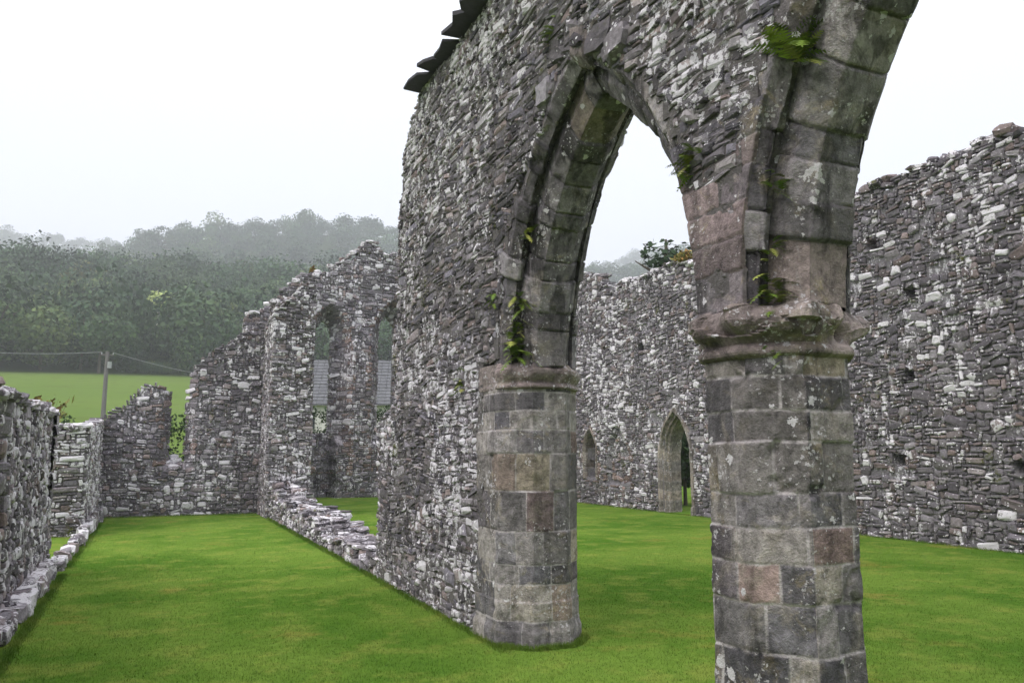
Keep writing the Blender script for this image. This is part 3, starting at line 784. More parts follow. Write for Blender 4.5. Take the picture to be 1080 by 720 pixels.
# ------------------------------------------------------------------ nave end wall with lancets
YN = 29.5
b = B()
frN = ((0, YN, 0), (1, 0, 0), (0, 0, 1), (0, -1, 0))
n_top = [(2.7, 6.5), (3.6, 6.9), (4.4, 7.8), (5.08, 8.2), (5.6, 8.25), (6.0, 8.75), (6.4, 8.95), (6.8, 9.35), (7.19, 9.75), (7.4, 9.6), (7.57, 9.35), (8.52, 9.1), (9.6, 9.0), (10.6, 8.6), (11.6, 8.2), (13.4, 7.9)]
LANC = [5.66, 8.10, 10.54]
def lancet(x, z, cx, hw, zb, zt):
    R = hw * 2.2; dz = z - (zt - math.sqrt(R * R - (R - hw) ** 2))
    w = np.where(dz <= 0, hw, np.sqrt(np.maximum(R * R - dz * dz, 0)) - (R - hw))
    return (np.abs(x - cx) < w) & (z > zb) & (z < zt)
def ldist(x, z, cx, hw, zb, zt):
    R = hw * 2.2; dz = z - (zt - math.sqrt(R * R - (R - hw) ** 2))
    w = np.where(dz <= 0, hw, np.sqrt(np.maximum(R * R - dz * dz, 0)) - (R - hw))
    return np.minimum(np.minimum(w - np.abs(x - cx), z - zb), zt - z)
def n_open(x, z):
    r = np.zeros(np.shape(x), bool)
    for c in LANC: r |= lancet(x, z, c, .31, 2.35, 6.6 + (.35 if c > 6 else 0))
    return r
def n_dep(x, z):
    d = np.zeros(np.shape(x))
    for c in LANC:
        e = ldist(x, z, c + .12, .86, 1.9, 7.15 + (.35 if c > 6 else 0))
        d = np.maximum(d, np.clip(e / .48, 0, 1) * .75)
    d = np.maximum(d, .75 * np.clip((.40 + n2(x, z, 2.0, 84) * .5 - np.abs(x - 5.78)) / .10, 0, 1) * (z < 2.6))
    return d
def n_in(x, z):
    t = interp(x, n_top) + n2(x, x * 0, 3, 81) * .35
    return (z < t) & (x > 2.7) & (x < 13.5) & ~n_open(x, z)
def n_st(x, z):
    return n_in(x, z)
def n_tint(u, v, g):
    t = np.zeros(len(u))
    for c in LANC:
        e = ldist(u, v, c + .12, .86, 1.0, 7.15 + (.35 if c > 6 else 0)); t = np.maximum(t, (np.abs(e) < .13) & (g.random(len(u)) < .7))
    return t * .9
stones(b, frN, 2.7, 13.5, -.05, 10.2, n_st, .095, .075, SZF, seed=82, drop=.08, gap=.010, rot=.16, D=.25, depthf=n_dep, pro=.026, lich=.12, warp=.02, tint=n_tint)
core(b, frN, 2.7, 13.5, -.1, 10.0, 1.15, lambda x, z: (z < interp(x, n_top) - .12) & n_in(x, z), .07, .03, depthf=n_dep)
g = np.random.default_rng(86); xx = np.arange(2.9, 13.2, .16); nn = len(xx)
lumps(b, np.stack([xx, YN + g.uniform(.05, .4, nn), interp(xx, n_top) + g.uniform(-.12, .12, nn)], 1), np.stack([g.uniform(.10, .22, nn), g.uniform(.12, .2, nn), g.uniform(.05, .11, nn)], 1), g.uniform(-.4, .4, nn), 87, lich=.5)
tag(b.build('gable_wall', [M_end, M_mort2]), 'high rubble end wall of the nave with tall narrow lancet windows', 'wall')

# ------------------------------------------------------------------ nave side wall with doorway, niches and putlog holes
XN = 12.9
b = B()
frW = ((XN, 0, 0), (0, 1, 0), (0, 0, 1), (-1, 0, 0))
w_top = [(-6, 6.6), (4, 6.8), (8.0, 6.95), (9.4, 6.98), (10.8, 6.92), (11.4, 6.9), (12.5, 6.75), (14, 6.6), (16.8, 6.6), (17.6, 6.78), (18.4, 6.85), (19.5, 6.78), (20.9, 6.8), (21.3, 6.6), (21.5, 6.75), (21.8, 7.25), (23, 7.55), (29.6, 7.9)]
DY, DW, DZ = 18.02, .60, 2.62
NICH = [(21.0, .62, .70, 2.40), (22.65, .36, .80, 2.35)]
PUT = [(10.45, 4.62), (10.55, 3.05), (10.9, 1.5), (13.3, 4.9), (13.4, 3.1), (7.6, 3.2), (7.5, 4.7), (16.2, 4.9), (19.6, 4.7), (11.2, 5.75), (8.6, 1.4)]
def w_pit(y, z, gr=0.0):
    r = np.zeros(np.shape(y), bool)
    for (py, pz) in PUT: r |= (np.abs(y - py) < .085 + gr) & (np.abs(z - pz) < .07 + gr)
    return r
def w_open(y, z, gr=0.0): return lancet(y, z, DY, DW + gr, -1, DZ + gr)
def w_dep(y, z):
    d = w_pit(y, z, .03) * .35
    for (ny, hw, zb, zt) in NICH: d = np.maximum(d, lancet(y + n2(y, z, 3, 88) * .25, z + n2(y, z, 2.5, 89) * .25, ny, hw, zb, zt) * (.16 if hw > .5 else .42))
    return d
def w_in(y, z):
    t = interp(y, w_top) + n2(y, y * 0, 2.2, 91) * .22
    return (z < t) & (y > -6) & (y < 29.4) & ~w_open(y, z, 0)
def w_st(y, z):
    r = w_in(y, z) & ~w_pit(y, z) & ~w_open(y, z, .16)
    for (ny, hw, zb, zt) in NICH:
        r &= ~(lancet(y, z, ny, hw + .06, zb - .05, zt + .06) & ~lancet(y, z, ny, hw - .06, zb + .05, zt - .06))
    return r
def w_tint(u, v, g):
    t = np.zeros(len(u))
    for (ny, hw, zb, zt) in NICH: t = np.maximum(t, (np.abs(ldist(u, v, ny, hw, zb, zt)) < .18) & (g.random(len(u)) < .8))
    return t * .9
SZW = [(2, 1, 2.2), (3, 1, 1.6), (4, 1, .6), (3, 2, 1.6), (2, 2, 2.2), (4, 2, .8), (5, 3, .3), (3, 3, .6), (1, 1, 2.6), (1, 2, .8), (2, 3, .4)]
stones(b, frW, 2, 29.4, -.05, 8.2, w_st, .082, .062, SZW, seed=92, drop=.07, rot=.2, gap=.010, D=.25, depthf=w_dep, pro=.026, lich=.09, warp=.03, tint=w_tint,
       lichf=lambda u, v: np.where(u > 15, 1.7, .45) * np.where(v < .9, .45, 1))
stones(b, frW, -6, 2, -.05, 8.2, w_st, .10, .07, SZW, seed=93, drop=.10, rot=.16, D=.25, depthf=w_dep, pro=.026, lich=.12, warp=.03)
core(b, frW, -6, 29.4, -.1, 8.1, .62, lambda y, z: (z < interp(y, w_top) - .13) & w_in(y, z), .08, .03, depthf=w_dep)
g = np.random.default_rng(95)
yy = np.arange(6, 24, .24); nn = len(yy)
lumps(b, np.stack([XN + g.uniform(.05, .3, nn), yy, interp(yy, w_top) + g.uniform(-.05, .08, nn)], 1), np.stack([g.uniform(.12, .22, nn), g.uniform(.10, .24, nn), g.uniform(.03, .09, nn)], 1), g.uniform(-.3, .3, nn), 96, lich=.5)
navew = thing('side_wall', 'long high rubble wall on the far side of the nave, with a pointed doorway and small dark putlog holes', 'wall', loc=(XN + .5, 12, 0))
child(b.build('rubble_masonry', [M_nave, M_mort2]), navew)
# doorway frame: swept jamb and pointed head
b = B()
def lan_path(cy, hw, zb, zt, n=14):
    R = hw * 2.2; zs = zt - math.sqrt(R * R - (R - hw) ** 2)
    amax = math.acos((R - hw) / R)
    L = [(cy - hw, zb)] + [(cy - hw + R - R * math.cos(a), zs + R * math.sin(a)) for a in np.linspace(0, amax, n)]
    Rr = [(2 * cy - y, z) for (y, z) in L[::-1][1:]]
    return L + Rr
def frame_sweep(b, cy, hw, zb, zt, prof, seed):
    """prof: (x depth from face, growth of the outline)"""
    pa = []
    for (dx, gr) in prof:
        pth = np.array(lan_path(cy, hw + gr, zb, zt + gr * 1.15, 20))
        d = np.concatenate([[0], np.cumsum(np.hypot(*(np.diff(pth, axis=0).T)))]); s = np.linspace(0, d[-1], 150)
        pa.append(np.stack([np.full(150, XN + dx), np.interp(s, d, pth[:, 0]), np.interp(s, d, pth[:, 1])], 1))
    P = np.stack(pa, 1)
    blk = (np.arange(150) // 7); g = np.random.default_rng(seed); rr = g.random(40); bb = g.random(40)
    off = g.normal(0, .008, 40)[blk]; P[..., 0] += off[:, None]
    C = np.stack([rr[blk], bb[blk], np.full(150, .2), ((np.arange(150) % 7) == 0) * .7], 1)[:, None].repeat(len(prof), 1)
    idx = np.arange(P.shape[0] * P.shape[1]).reshape(P.shape[:2])
    b.add(P.reshape(-1, 3), C.reshape(-1, 4), np.stack([idx[:-1, :-1].ravel(), idx[:-1, 1:].ravel(), idx[1:, 1:].ravel(), idx[1:, :-1].ravel()], 1))
frame_sweep(b, DY, DW, -.05, DZ, [(.05, .20), (-.05, .19), (-.055, .10), (.05, .05), (.06, .0), (.14, -.02), (.17, -.06), (.24, -.07), (.26, -.02), (.60, .0)], 97)
child(b.build('doorway_surround', [ashlar_mat('doorway_stone', ASHR, 1.1, .4, jf=.5)]), navew)
b = B()
for i, (ny, hw, zb, zt) in enumerate(NICH[1:]): frame_sweep(b, ny, hw, zb, zt, [(.03, .09), (-.045, .08), (-.05, .03), (.03, -.03), (.33, -.03)], 98 + i)
child(b.build('niche_surround', [bpy.data.materials['doorway_stone']]), navew)

# ------------------------------------------------------------------ left walls
XL = -1.22
SZL = [(2, 2, 2), (3, 2, 1.8), (2, 3, 1.5), (4, 2, .9), (3, 3, 1.2), (1, 1, 1.5), (2, 1, 1.6), (4, 3, .5), (1, 2, 1), (5, 4, .25)]
frL = ((XL, 0, 0), (0, 1, 0), (0, 0, 1), (1, 0, 0))
b = B()
L_top = lambda y: 2.17 + n2(y, y * 0, 3, 101) * .13
def l_pit(y, z): return (np.abs(y - 8.55) < .62) & (z > .92) & (z < 1.26)
def l_in(y, z): return (y < 12.85 + n2(z, y * 0, 3, 103) * .12 - .12 * (z > 1.8)) & (z < L_top(y))
def l_big(y): return (y > 7.2) & (y < 9.05)
stones(b, frL, 9.05, 13.1, -.05, 2.5, l_in, .058, .048, SZL, seed=104, D=.3, pro=.026, lich=.30, warp=.03, rot=.12, depthf=lambda y, z: z * .03)
stones(b, frL, 7.2, 9.05, -.05, 2.5, lambda y, z: l_in(y, z) & ~l_pit(y, z), .12, .105, [(5, 3, 1), (4, 2, 1.5), (3, 2, 1), (6, 3, .5), (3, 1, .7)], seed=105, D=.3, pro=.026, lich=.25, warp=.01, rot=.02, depthf=lambda y, z: z * .03)
stones(b, frL, -3, 7.2, -.05, 2.5, l_in, .08, .06, SZL, seed=106, D=.3, pro=.026, lich=.3, warp=.03, depthf=lambda y, z: z * .03)
core(b, frL, -3, 12.8, -.1, 2.3, .9, lambda y, z: (z < 2.08) & (y < 12.75), .08, .03, depthf=lambda y, z: z * .03 + .4 * l_pit(y, z))
frLe = ((XL - .9, 12.8, 0), (1, 0, 0), (0, 0, 1), (0, 1, 0))
stones(b, frLe, 0, .88, -.05, 2.2, lambda x, z: z < 2.15, .07, .055, SZL, seed=107, D=.3, pro=.026, lich=.3)
g = np.random.default_rng(108)
yy = np.arange(-2.8, 12.7, .2); nn = len(yy)
lumps(b, np.stack([XL - g.uniform(.08, .3, nn), yy, 2.13 + g.uniform(0, .05, nn)], 1), np.stack([g.uniform(.1, .2, nn), g.uniform(.09, .15, nn), g.uniform(.04, .08, nn)], 1), g.uniform(-.3, .3, nn), 109, lich=.5)
# projecting plinth course
yy = []; y = 5.0
while y < 12.3: yy.append(y); y += g.uniform(.2, .42)
yy = np.array(yy); nn = len(yy); hh = interp(yy, [(5, .14), (9, .15), (10.2, .19), (12.3, .22)])
lumps(b, np.stack([XL + .08 + g.uniform(-.02, .03, nn), yy, hh * .45], 1), np.stack([g.uniform(.08, .12, nn), g.uniform(.10, .20, nn), hh * .55], 1), g.uniform(-.1, .1, nn), 110, lich=.45)
lumps(b, np.stack([XL + .06 + g.uniform(-.02, .02, nn), yy + .15, hh * .95], 1), np.stack([g.uniform(.06, .10, nn), g.uniform(.08, .18, nn), g.uniform(.02, .035, nn)], 1), g.uniform(-.1, .1, nn), 111, lich=.6)
tag(b.build('near_wall', [M_left, M_mort2]), 'chest-high rubble wall at the left edge with a projecting white-crusted footing', 'wall')

# kerb across the doorway gap
b = B(); yy = []; y = 12.9
while y < 22.0: yy.append(y); y += g.uniform(.2, .45)
yy = np.array(yy); nn = len(yy)
lumps(b, np.stack([-1.12 + g.normal(0, .02, nn), yy, np.full(nn, .05) + .01 * (yy - 13)], 1), np.stack([g.uniform(.08, .13, nn), g.uniform(.11, .23, nn), .07 + .012 * (yy - 13)], 1), g.uniform(-.1, .1, nn), 112, lich=.6)
tag(b.build('stone_kerb', [M_end]), 'line of whitish kerb stones crossing the gap between the two left walls', 'kerb')

b = B()
frK = ((-1.18, 0, 0), (0, 1, 0), (0, 0, 1), (1, 0, 0))
k_top = lambda y: interp(y, [(18, 2.12), (19.5, 2.2), (21, 2.3), (22.8, 2.45)]) + n2(y, y * 0, 3, 121) * .15
stones(b, frK, 18, 22.8, -.05, 2.8, lambda y, z: z < k_top(y), .07, .055, SZF, seed=122, D=.3, pro=.026, lich=.35, warp=.02)
core(b, frK, 18.02, 22.8, -.1, 2.5, 1.0, lambda y, z: z < k_top(y) - .1, .08, .03)
frK2 = ((-2.2, 18.0, 0), (1, 0, 0), (0, 0, 1), (0, -1, 0))
stones(b, frK2, 0, 1.02, -.05, 2.3, lambda x, z: (z < 2.1 + n2(x, x * 0, 5, 123) * .15), .09, .06, [(3, 1, 2), (4, 2, 1.5), (2, 1, 2), (2, 2, 1.5), (5, 2, .6), (1, 1, 1)], seed=124, D=.35, pro=.04, lich=.5, gap=.012,
       lichf=lambda u, v: np.where(v > 1.5, 1.5, .8))
lumps(b, np.stack([g.uniform(-2.1, -1.25, 14), g.uniform(18.0, 18.6, 14), 2.1 + g.uniform(-.03, .06, 14)], 1), np.stack([g.uniform(.12, .2, 14), g.uniform(.1, .15, 14), g.uniform(.04, .07, 14)], 1), g.uniform(-.3, .3, 14), 125, lich=.95)
tag(b.build('low_wall', [M_end, M_mort]), 'chest-high rubble wall beyond the left gap, its broken end topped with white stones', 'wall')

# ------------------------------------------------------------------ terrain
YAW = math.radians(24.1)
CAMZ = 1.6
def az_px(az):     # azimuth (from +Y towards +X) -> photo column at the horizon
    return 540 + 848 * np.tan(np.clip(az - YAW, -1.3, 1.3))
RIDGE = [(-900, 238), (0, 262), (60, 262), (110, 250), (160, 232), (210, 224), (300, 219), (380, 222), (430, 228), (520, 240), (600, 258), (650, 275), (690, 262), (730, 254), (900, 262), (1500, 330), (3000, 400)]
NEARH = [(-900, 250), (0, 262), (60, 266), (130, 276), (200, 278), (280, 282), (340, 285), (430, 300), (560, 330), (640, 345), (760, 350), (1100, 380), (3000, 440)]
FAR = [(-900, 225), (-200, 232), (0, 236), (60, 242), (120, 250), (200, 300), (560, 330), (640, 270), (700, 255), (760, 256), (1100, 330), (3000, 400)]
def elev(az, tab):
    px = az_px(az); yv = interp(px, tab)
    return (478 - yv) / 848 * np.cos(np.clip(az - YAW, -1.3, 1.3))
def terrain(x, y):
    r = np.hypot(x, y); az = np.arctan2(x, y)
    fwd = np.clip((np.cos(az - YAW + .1) + .25) / .6, 0, 1)
    zn = elev(az, NEARH) * 215 + CAMZ - 8
    zr = elev(az, RIDGE) * 480 + CAMZ - 10
    zf = elev(az, FAR) * 930 + CAMZ - 10
    z1 = np.where(r < 34, 0, np.where(r < 130, ((r - 34) / 96) ** 1.15 * 13.5, 0))
    a = np.clip((r - 130) / 85, 0, 1); z2 = 13.5 + (np.maximum(zn, 14) - 13.5) * (a ** .9)
    e = np.clip((r - 215) / 265, 0, 1); z3 = zn * (1 - e) + zr * e - 12 * np.sin(e * math.pi)
    c = np.clip((r - 480) / 450, 0, 1); z4 = zr * (1 - c) + zf * c - 25 * np.sin(c * math.pi)
    z = np.where(r < 130, z1, np.where(r < 215, z2, np.where(r < 480, z3, z4)))
    z = z * fwd + (1 - fwd) * np.clip((r - 60) / 300, 0, 1) * 25
    return z + n2(x, y, .02, 131, 2) * np.clip((r - 60) / 100, 0, 1) * 6
rr = np.concatenate([[0.0], np.geomspace(1.0, 1150, 190)]); aa = np.linspace(0, 2 * math.pi, 241)[:-1]
RR, AA = np.meshgrid(rr, aa, indexing='ij'); GX = RR * np.sin(AA); GY = RR * np.cos(AA)
GZ = terrain(GX, GY)
idx = np.arange(RR.size).reshape(RR.shape); idx = np.concatenate([idx, idx[:, :1]], 1)
b = B(); b.add(np.stack([GX, GY, GZ], -1).reshape(-1, 3), None, np.stack([idx[:-1, :-1].ravel(), idx[:-1, 1:].ravel(), idx[1:, 1:].ravel(), idx[1:, :-1].ravel()], 1))
gr = b.build('ground', [M_grass], smooth=True); tag(gr, 'mown lawn within the ruin and meadow rising to wooded hills', kind='structure')

# short grass blades over the lawn
def blades(name, xy, h, w, label):
    n = len(xy); g = np.random.default_rng(n)
    a = g.uniform(0, 2 * math.pi, n); hh = h * g.uniform(.5, 1.3, n)
    dx = np.cos(a) * w / 2; dy = np.sin(a) * w / 2; lx = g.normal(0, .45, n) * hh; ly = g.normal(0, .45, n) * hh
    z = np.zeros(n)
    V = np.stack([np.stack([xy[:, 0] - dx, xy[:, 1] - dy, z - .002], 1), np.stack([xy[:, 0] + dx, xy[:, 1] + dy, z - .002], 1), np.stack([xy[:, 0] + lx, xy[:, 1] + ly, hh], 1)], 1)
    b = B(); b.add(V.reshape(-1, 3), None, None, np.arange(3 * n).reshape(-1, 3))
    return tag(b.build(name, [M_grass]), label, 'grass', kind='stuff')
g = np.random.default_rng(140)
N = 330000
r = 4.5 + (24 - 4.5) * g.random(N) ** 1.6; az = YAW + g.uniform(-.66, .66, N)
xy = np.stack([r * np.sin(az), r * np.cos(az)], 1)
keep = (xy[:, 0] > -1.05) & (xy[:, 0] < XN - .03) & ~((xy[:, 0] > XA) & (xy[:, 0] < XB) & (xy[:, 1] > YP1 - .35)) & ~((np.hypot(xy[:, 0] - XC, xy[:, 1] - YP2) < .43)) & (xy[:, 1] < 22.7)
xy = xy[keep]
# longer unmown fringe against the masonry
fr = []
def fringe(x0, y0, x1, y1, n, sp=.035):
    t = g.random(n); fr.append(np.stack([x0 + (x1 - x0) * t + g.normal(0, sp, n), y0 + (y1 - y0) * t + g.normal(0, sp, n)], 1))
fringe(XA - .04, 6.2, XA - .04, 21, 14000); fringe(XL + .27, 7, -1.0, 12.4, 5000); fringe(-1.0, 13, -1.0, 22, 4000)
fringe(-1, 22.74, 2.7, 22.74, 4000); fringe(XN - .05, 6, XN - .05, 29, 14000, .05)
for i in range(8):
    a0, a1 = i * math.pi / 4, (i + 1) * math.pi / 4
    fringe(XC + .44 * math.cos(a0), YP2 + .44 * math.sin(a0), XC + .44 * math.cos(a1), YP2 + .44 * math.sin(a1), 500, .02)
fringe(XA + .2, 6.14, XB - .2, 6.14, 1200, .02); fringe(XA - .06, 6.42, XA + .16, 6.16, 1000, .02); fringe(XB + .06, 6.42, XB - .16, 6.16, 1000, .02)
fr = np.concatenate(fr)
hs = np.concatenate([np.full(len(xy), .017), np.full(len(fr), .045)])
blades('grass', np.concatenate([xy, fr]), hs, .0045, 'short mown grass with longer tufts against the stones')

# ------------------------------------------------------------------ vegetation helpers
M_wood = leaf_mat('wood_foliage', [(0, (.024, .050, .028)), (.35, (.040, .080, .036)), (.65, (.066, .112, .040)), (.85, (.11, .145, .045)), (1, (.18, .17, .05))])
M_tree = leaf_mat('tree_foliage', [(0, (.022, .045, .014)), (.6, (.045, .085, .022)), (1, (.085, .12, .03))])
M_pale = leaf_mat('pale_foliage', [(0, (.34, .44, .12)), (1, (.52, .58, .22))])
M_yew = leaf_mat('yew_foliage', [(0, (.018, .040, .018)), (.7, (.035, .065, .028)), (1, (.06, .09, .04))])
M_hedge = leaf_mat('hedge_foliage', [(0, (.018, .042, .012)), (.6, (.04, .08, .02)), (1, (.09, .12, .03))])
M_russ = leaf_mat('russet_foliage', [(0, (.10, .12, .03)), (.6, (.20, .17, .04)), (1, (.28, .15, .04))])
M_fern = leaf_mat('fern_frond', [(0, (.09, .15, .02)), (.6, (.18, .25, .04)), (1, (.30, .30, .08))], .5)
M_bark = plain('bark', (.09, .075, .06), .95, 20, .4, .02)
M_palebark = plain('pale_bark', (.42, .40, .36), .9, 20, .3, .01)

def tmpl_crown(seed, nleaf, nsub=7, conif=False, sz=.14):
    """leaf-clump crown in unit radius: returns quads verts (n,4,3), brightness"""
    g = np.random.default_rng(seed)
    if conif:
        z = g.uniform(-1, 1, nleaf) ; rad = (1 - (z + 1) / 2) ** .8 * .55 * g.uniform(.6, 1, nleaf); a = g.uniform(0, 6.283, nleaf)
        c = np.stack([rad * np.cos(a), rad * np.sin(a), z * 1.35 + .2], 1)
    else:
        cs = g.normal(0, 1, (nsub, 3)); cs /= np.linalg.norm(cs, axis=1)[:, None]; cs *= g.uniform(.3, .62, nsub)[:, None]; cs[:, 2] *= .8
        rs = g.uniform(.34, .58, nsub)
        k = g.integers(0, nsub, nleaf)
        d = g.normal(0, 1, (nleaf, 3)); d /= np.linalg.norm(d, axis=1)[:, None]
        c = cs[k] + d * (rs[k] * g.uniform(.82, 1.04, nleaf))[:, None]
    n = c / (np.linalg.norm(c, axis=1)[:, None] + 1e-6) + g.normal(0, .62, (nleaf, 3)); n /= np.linalg.norm(n, axis=1)[:, None]
    t = np.cross(n, g.normal(0, 1, (nleaf, 3))); t /= np.linalg.norm(t, axis=1)[:, None] + 1e-9; bt = np.cross(n, t)
    s = (sz * g.uniform(.5, 1.3, nleaf))[:, None]
    Q = np.stack([c - t * s, c - bt * s * .7, c + t * s, c + bt * s * .7], 1)
    return Q, g.random(nleaf)

def add_crown(b, tm, pos, R, yaw, hue, m=0, tb=0.0):
    Q, br = tm; ca, sa = math.cos(yaw), math.sin(yaw)
    V = Q.reshape(-1, 3) * np.asarray(R)
    V = np.stack([V[:, 0] * ca - V[:, 1] * sa, V[:, 0] * sa + V[:, 1] * ca, V[:, 2]], 1) + np.asarray(pos)
    n = len(Q)
    h = np.clip(hue + (br - .5) * .3, 0, 1)
    C = np.stack([h, br * .3 + .35 + tb * .9, br * 0, br * 0], 1)[:, None].repeat(4, 1).reshape(-1, 4)
    b.add(V, C, np.arange(4 * n).reshape(-1, 4), None, m)

def tube(b, pts, rad, k=7, m=0):
    pts = np.array(pts, float); n = len(pts)
    d = np.gradient(pts, axis=0); d /= np.linalg.norm(d, axis=1)[:, None]
    ref = np.where(np.abs(d[:, 2:3]) > .9, np.array([[1., 0, 0]]), np.array([[0, 0, 1.]]))
    s = np.cross(d, ref); s /= np.linalg.norm(s, axis=1)[:, None]; t = np.cross(d, s)
    a = np.linspace(0, 2 * math.pi, k, endpoint=False)
    V = pts[:, None] + np.asarray(rad, float).reshape(-1, 1, 1) * (s[:, None] * np.cos(a)[None, :, None] + t[:, None] * np.sin(a)[None, :, None])
    idx = np.arange(n * k).reshape(n, k); i2 = np.concatenate([idx, idx[:, :1]], 1)
    b.add(V.reshape(-1, 3), None, np.stack([i2[:-1, :-1].ravel(), i2[:-1, 1:].ravel(), i2[1:, 1:].ravel(), i2[1:, :-1].ravel()], 1), None, m)

def tree(name, x, y, h, R, label, cat, group, mat, seed, hue=.4, nleaf=1400, sz=.10, bark=None, trunk_frac=.35, rz=None, z=None, nsub=9):
    g = np.random.default_rng(seed); z = float(terrain(np.array(x), np.array(y))) if z is None else z
    t = thing(name, label, cat, group, (x, y, z))
    b = B(); cz = h - (rz or R)
    tube(b, [(0, 0, -.5), (g.normal(0, .008) * h, g.normal(0, .008) * h, cz * .5), (0, 0, cz), (0, 0, cz + R * .6)], [h * .022, h * .017, h * .012, h * .004])
    for i in range(6):
        a = g.uniform(0, 6.28); s = cz * g.uniform(.55, 1.0)
        tube(b, [(0, 0, s), (math.cos(a) * R * .35, math.sin(a) * R * .35, s + R * .35), (math.cos(a) * R * .7, math.sin(a) * R * .7, s + R * .6)], [h * .008, h * .006, h * .002], 5)
    o = b.build('trunk', [bark or M_bark], t, smooth=True)
    b = B(); add_crown(b, tmpl_crown(seed, nleaf, nsub, sz=sz), (0, 0, cz), (R, R, rz or R), 0, hue)
    b.build('crown', [mat], t)
    return t

# ------------------------------------------------------------------ wooded hillside
g = np.random.default_rng(150)
TM = [tmpl_crown(200 + i, 560, 10, sz=.085) for i in range(6)] + [tmpl_crown(210, 220, conif=True, sz=.14)]
TN = [tmpl_crown(220 + i, 1100, 11, sz=.052) for i in range(5)]
b = B(); cnt = 0
cand = []
for r0, r1, dens in ((126, 226, 620), (300, 492, 900), (780, 945, 330)):
    rr_ = np.sqrt(g.uniform(r0 ** 2, r1 ** 2, dens)); az_ = YAW + g.uniform(-.72, .72, dens)
    cand.append(np.stack([rr_, az_], 1))
cand = np.concatenate(cand)
cz_ = []
for _ in range(150):
    pxx = g.uniform(126, 198); cz_.append([g.uniform(121, 152 if abs(pxx - 156) > 9 else 136), YAW + math.atan((pxx - 540) / 848.)])
cand = np.concatenate([cand, cz_])
# a clearer line of crowns along the wood's foot and the skyline
for az0 in np.arange(-.72, .72, .010):
    cand = np.concatenate([cand, [[478 + g.uniform(-14, 8), YAW + az0 + g.normal(0, .005)], [462 + g.uniform(-14, 8), YAW + az0 + g.normal(0, .005)], [928 + g.uniform(-14, 8), YAW + az0], [922 + g.uniform(-14, 8), YAW + az0 + .004], [908 + g.uniform(-14, 8), YAW + az0 + .007], [213 + g.uniform(-10, 6), YAW + az0 + .004], [129 + g.uniform(-3, 9), YAW + az0 + g.normal(0, .005)]]])
for r_, az_ in cand:
    x, y = r_ * math.sin(az_), r_ * math.cos(az_)
    z = float(terrain(np.array(x), np.array(y)))
    con = False
    R = g.uniform(3.4, 6.4) + (g.random() < .18) * 2.2 * (1.3 if r_ > 700 else 1.08 if r_ > 250 else .95)
    tm = TM[6] if con else (TM[g.integers(0, 6)] if r_ > 260 else TN[g.integers(0, 5)])
    if r_ < 152 and 128 < az_px(az_) < 194: R = g.uniform(.8, 1.2)
    tb_ = g.uniform(-.5, .5); hue = np.clip(g.beta(1.8, 4.2) + (.30 if (r_ < 175 and g.random() < .15) else 0), 0, 1)
    add_crown(b, tm, (x, y, z + R * (.85 if not con else 1.1)), (R, R, R * g.uniform(.9, 1.35)), g.uniform(0, 6.28), hue, tb=tb_)
tag(b.build('woodland', [M_wood]), 'misty mixed wood covering the hillside', 'wood', kind='stuff')
def at_px(px, d):
    a = YAW + math.atan((px - 540) / 848.); return d * math.sin(a), d * math.cos(a)
# individual trees along the lower edge of the wood
EDGE = [(-60, 7.5, .35), (-15, 9, .62), (35, 8, .7), (78, 7, .25), (98, 8, .45), (214, 8.5, .3), (245, 7, .5), (290, 9, .35), (345, 8, .4), (400, 8, .3)]
for i, (px, hh, hue) in enumerate(EDGE):
    x, y = at_px(px, 119 + (i * 37 % 7))
    tree('broadleaf_tree', x, y, hh + 2.0, 4.3 + (i % 3) * .5, 'spreading tree at the front edge of the misty wood above the meadow', 'tree', 'trees at the front edge of the wood', M_wood, 400 + i, hue, 2600, .06, z=None)
x, y = at_px(156, 150)
tree('pale_tree', x, y, 8.4, 2.9, 'small pale yellow-green tree with a thin whitish trunk standing out against the dark wood', 'tree', None, M_pale, 430, .5, 520, .11, M_palebark, rz=1.9)

# yew showing above the nave wall, shrub behind the doorway
tree('yew_tree', 15.6, 22.0, 9.0, 1.55, 'dark branching evergreen rising above the nave wall seen through the arch', 'tree', None, M_yew, 440, .4, 800, .08, rz=1.1, z=0, nsub=8)
tree('laurel_shrub', 15.3, 20.9, 3.2, 1.4, 'dark evergreen shrub seen through the pointed doorway', 'shrub', None, M_hedge, 441, .3, 3000, .07, rz=1.5, z=0)

def hedge(label, x0, y0, x1, y1, h, wdt, seed, mat, dens=420, hue=.35):
    g = np.random.default_rng(seed); L = math.hypot(x1 - x0, y1 - y0)
    z0 = float(terrain(np.array((x0 + x1) / 2), np.array((y0 + y1) / 2)))
    t = thing('hedge', label, 'hedge', None, ((x0 + x1) / 2, (y0 + y1) / 2, z0))
    b = B(); n = int(L / .7)
    for i in range(n):
        s = (i + .5) / n; x = x0 + (x1 - x0) * s - (x0 + x1) / 2; y = y0 + (y1 - y0) * s - (y0 + y1) / 2
        for k in range(max(1, int(h / .9))):
            add_crown(b, tmpl_crown(seed + i * 7 + k, dens, 5, sz=.075), (x, y + g.normal(0, .1), .55 + k * .85), (.65, wdt * .75, .62 * g.uniform(.85, 1.25)), g.uniform(0, 6), hue + g.normal(0, .1))
    b.build('foliage', [mat], t)
    b = B()
    for i in range(n): 
        s = (i + .5) / n; x = x0 + (x1 - x0) * s - (x0 + x1) / 2; y = y0 + (y1 - y0) * s - (y0 + y1) / 2
        tube(b, [(x, y, -.3), (x, y, h * .6)], [.04, .02], 5)
    b.build('stems', [M_bark], t)
hedge('dense hedge growing behind the broken window gap of the aisle end wall', -9, 27.5, 2.2, 26.2, 3.0, .9, 500, M_hedge)
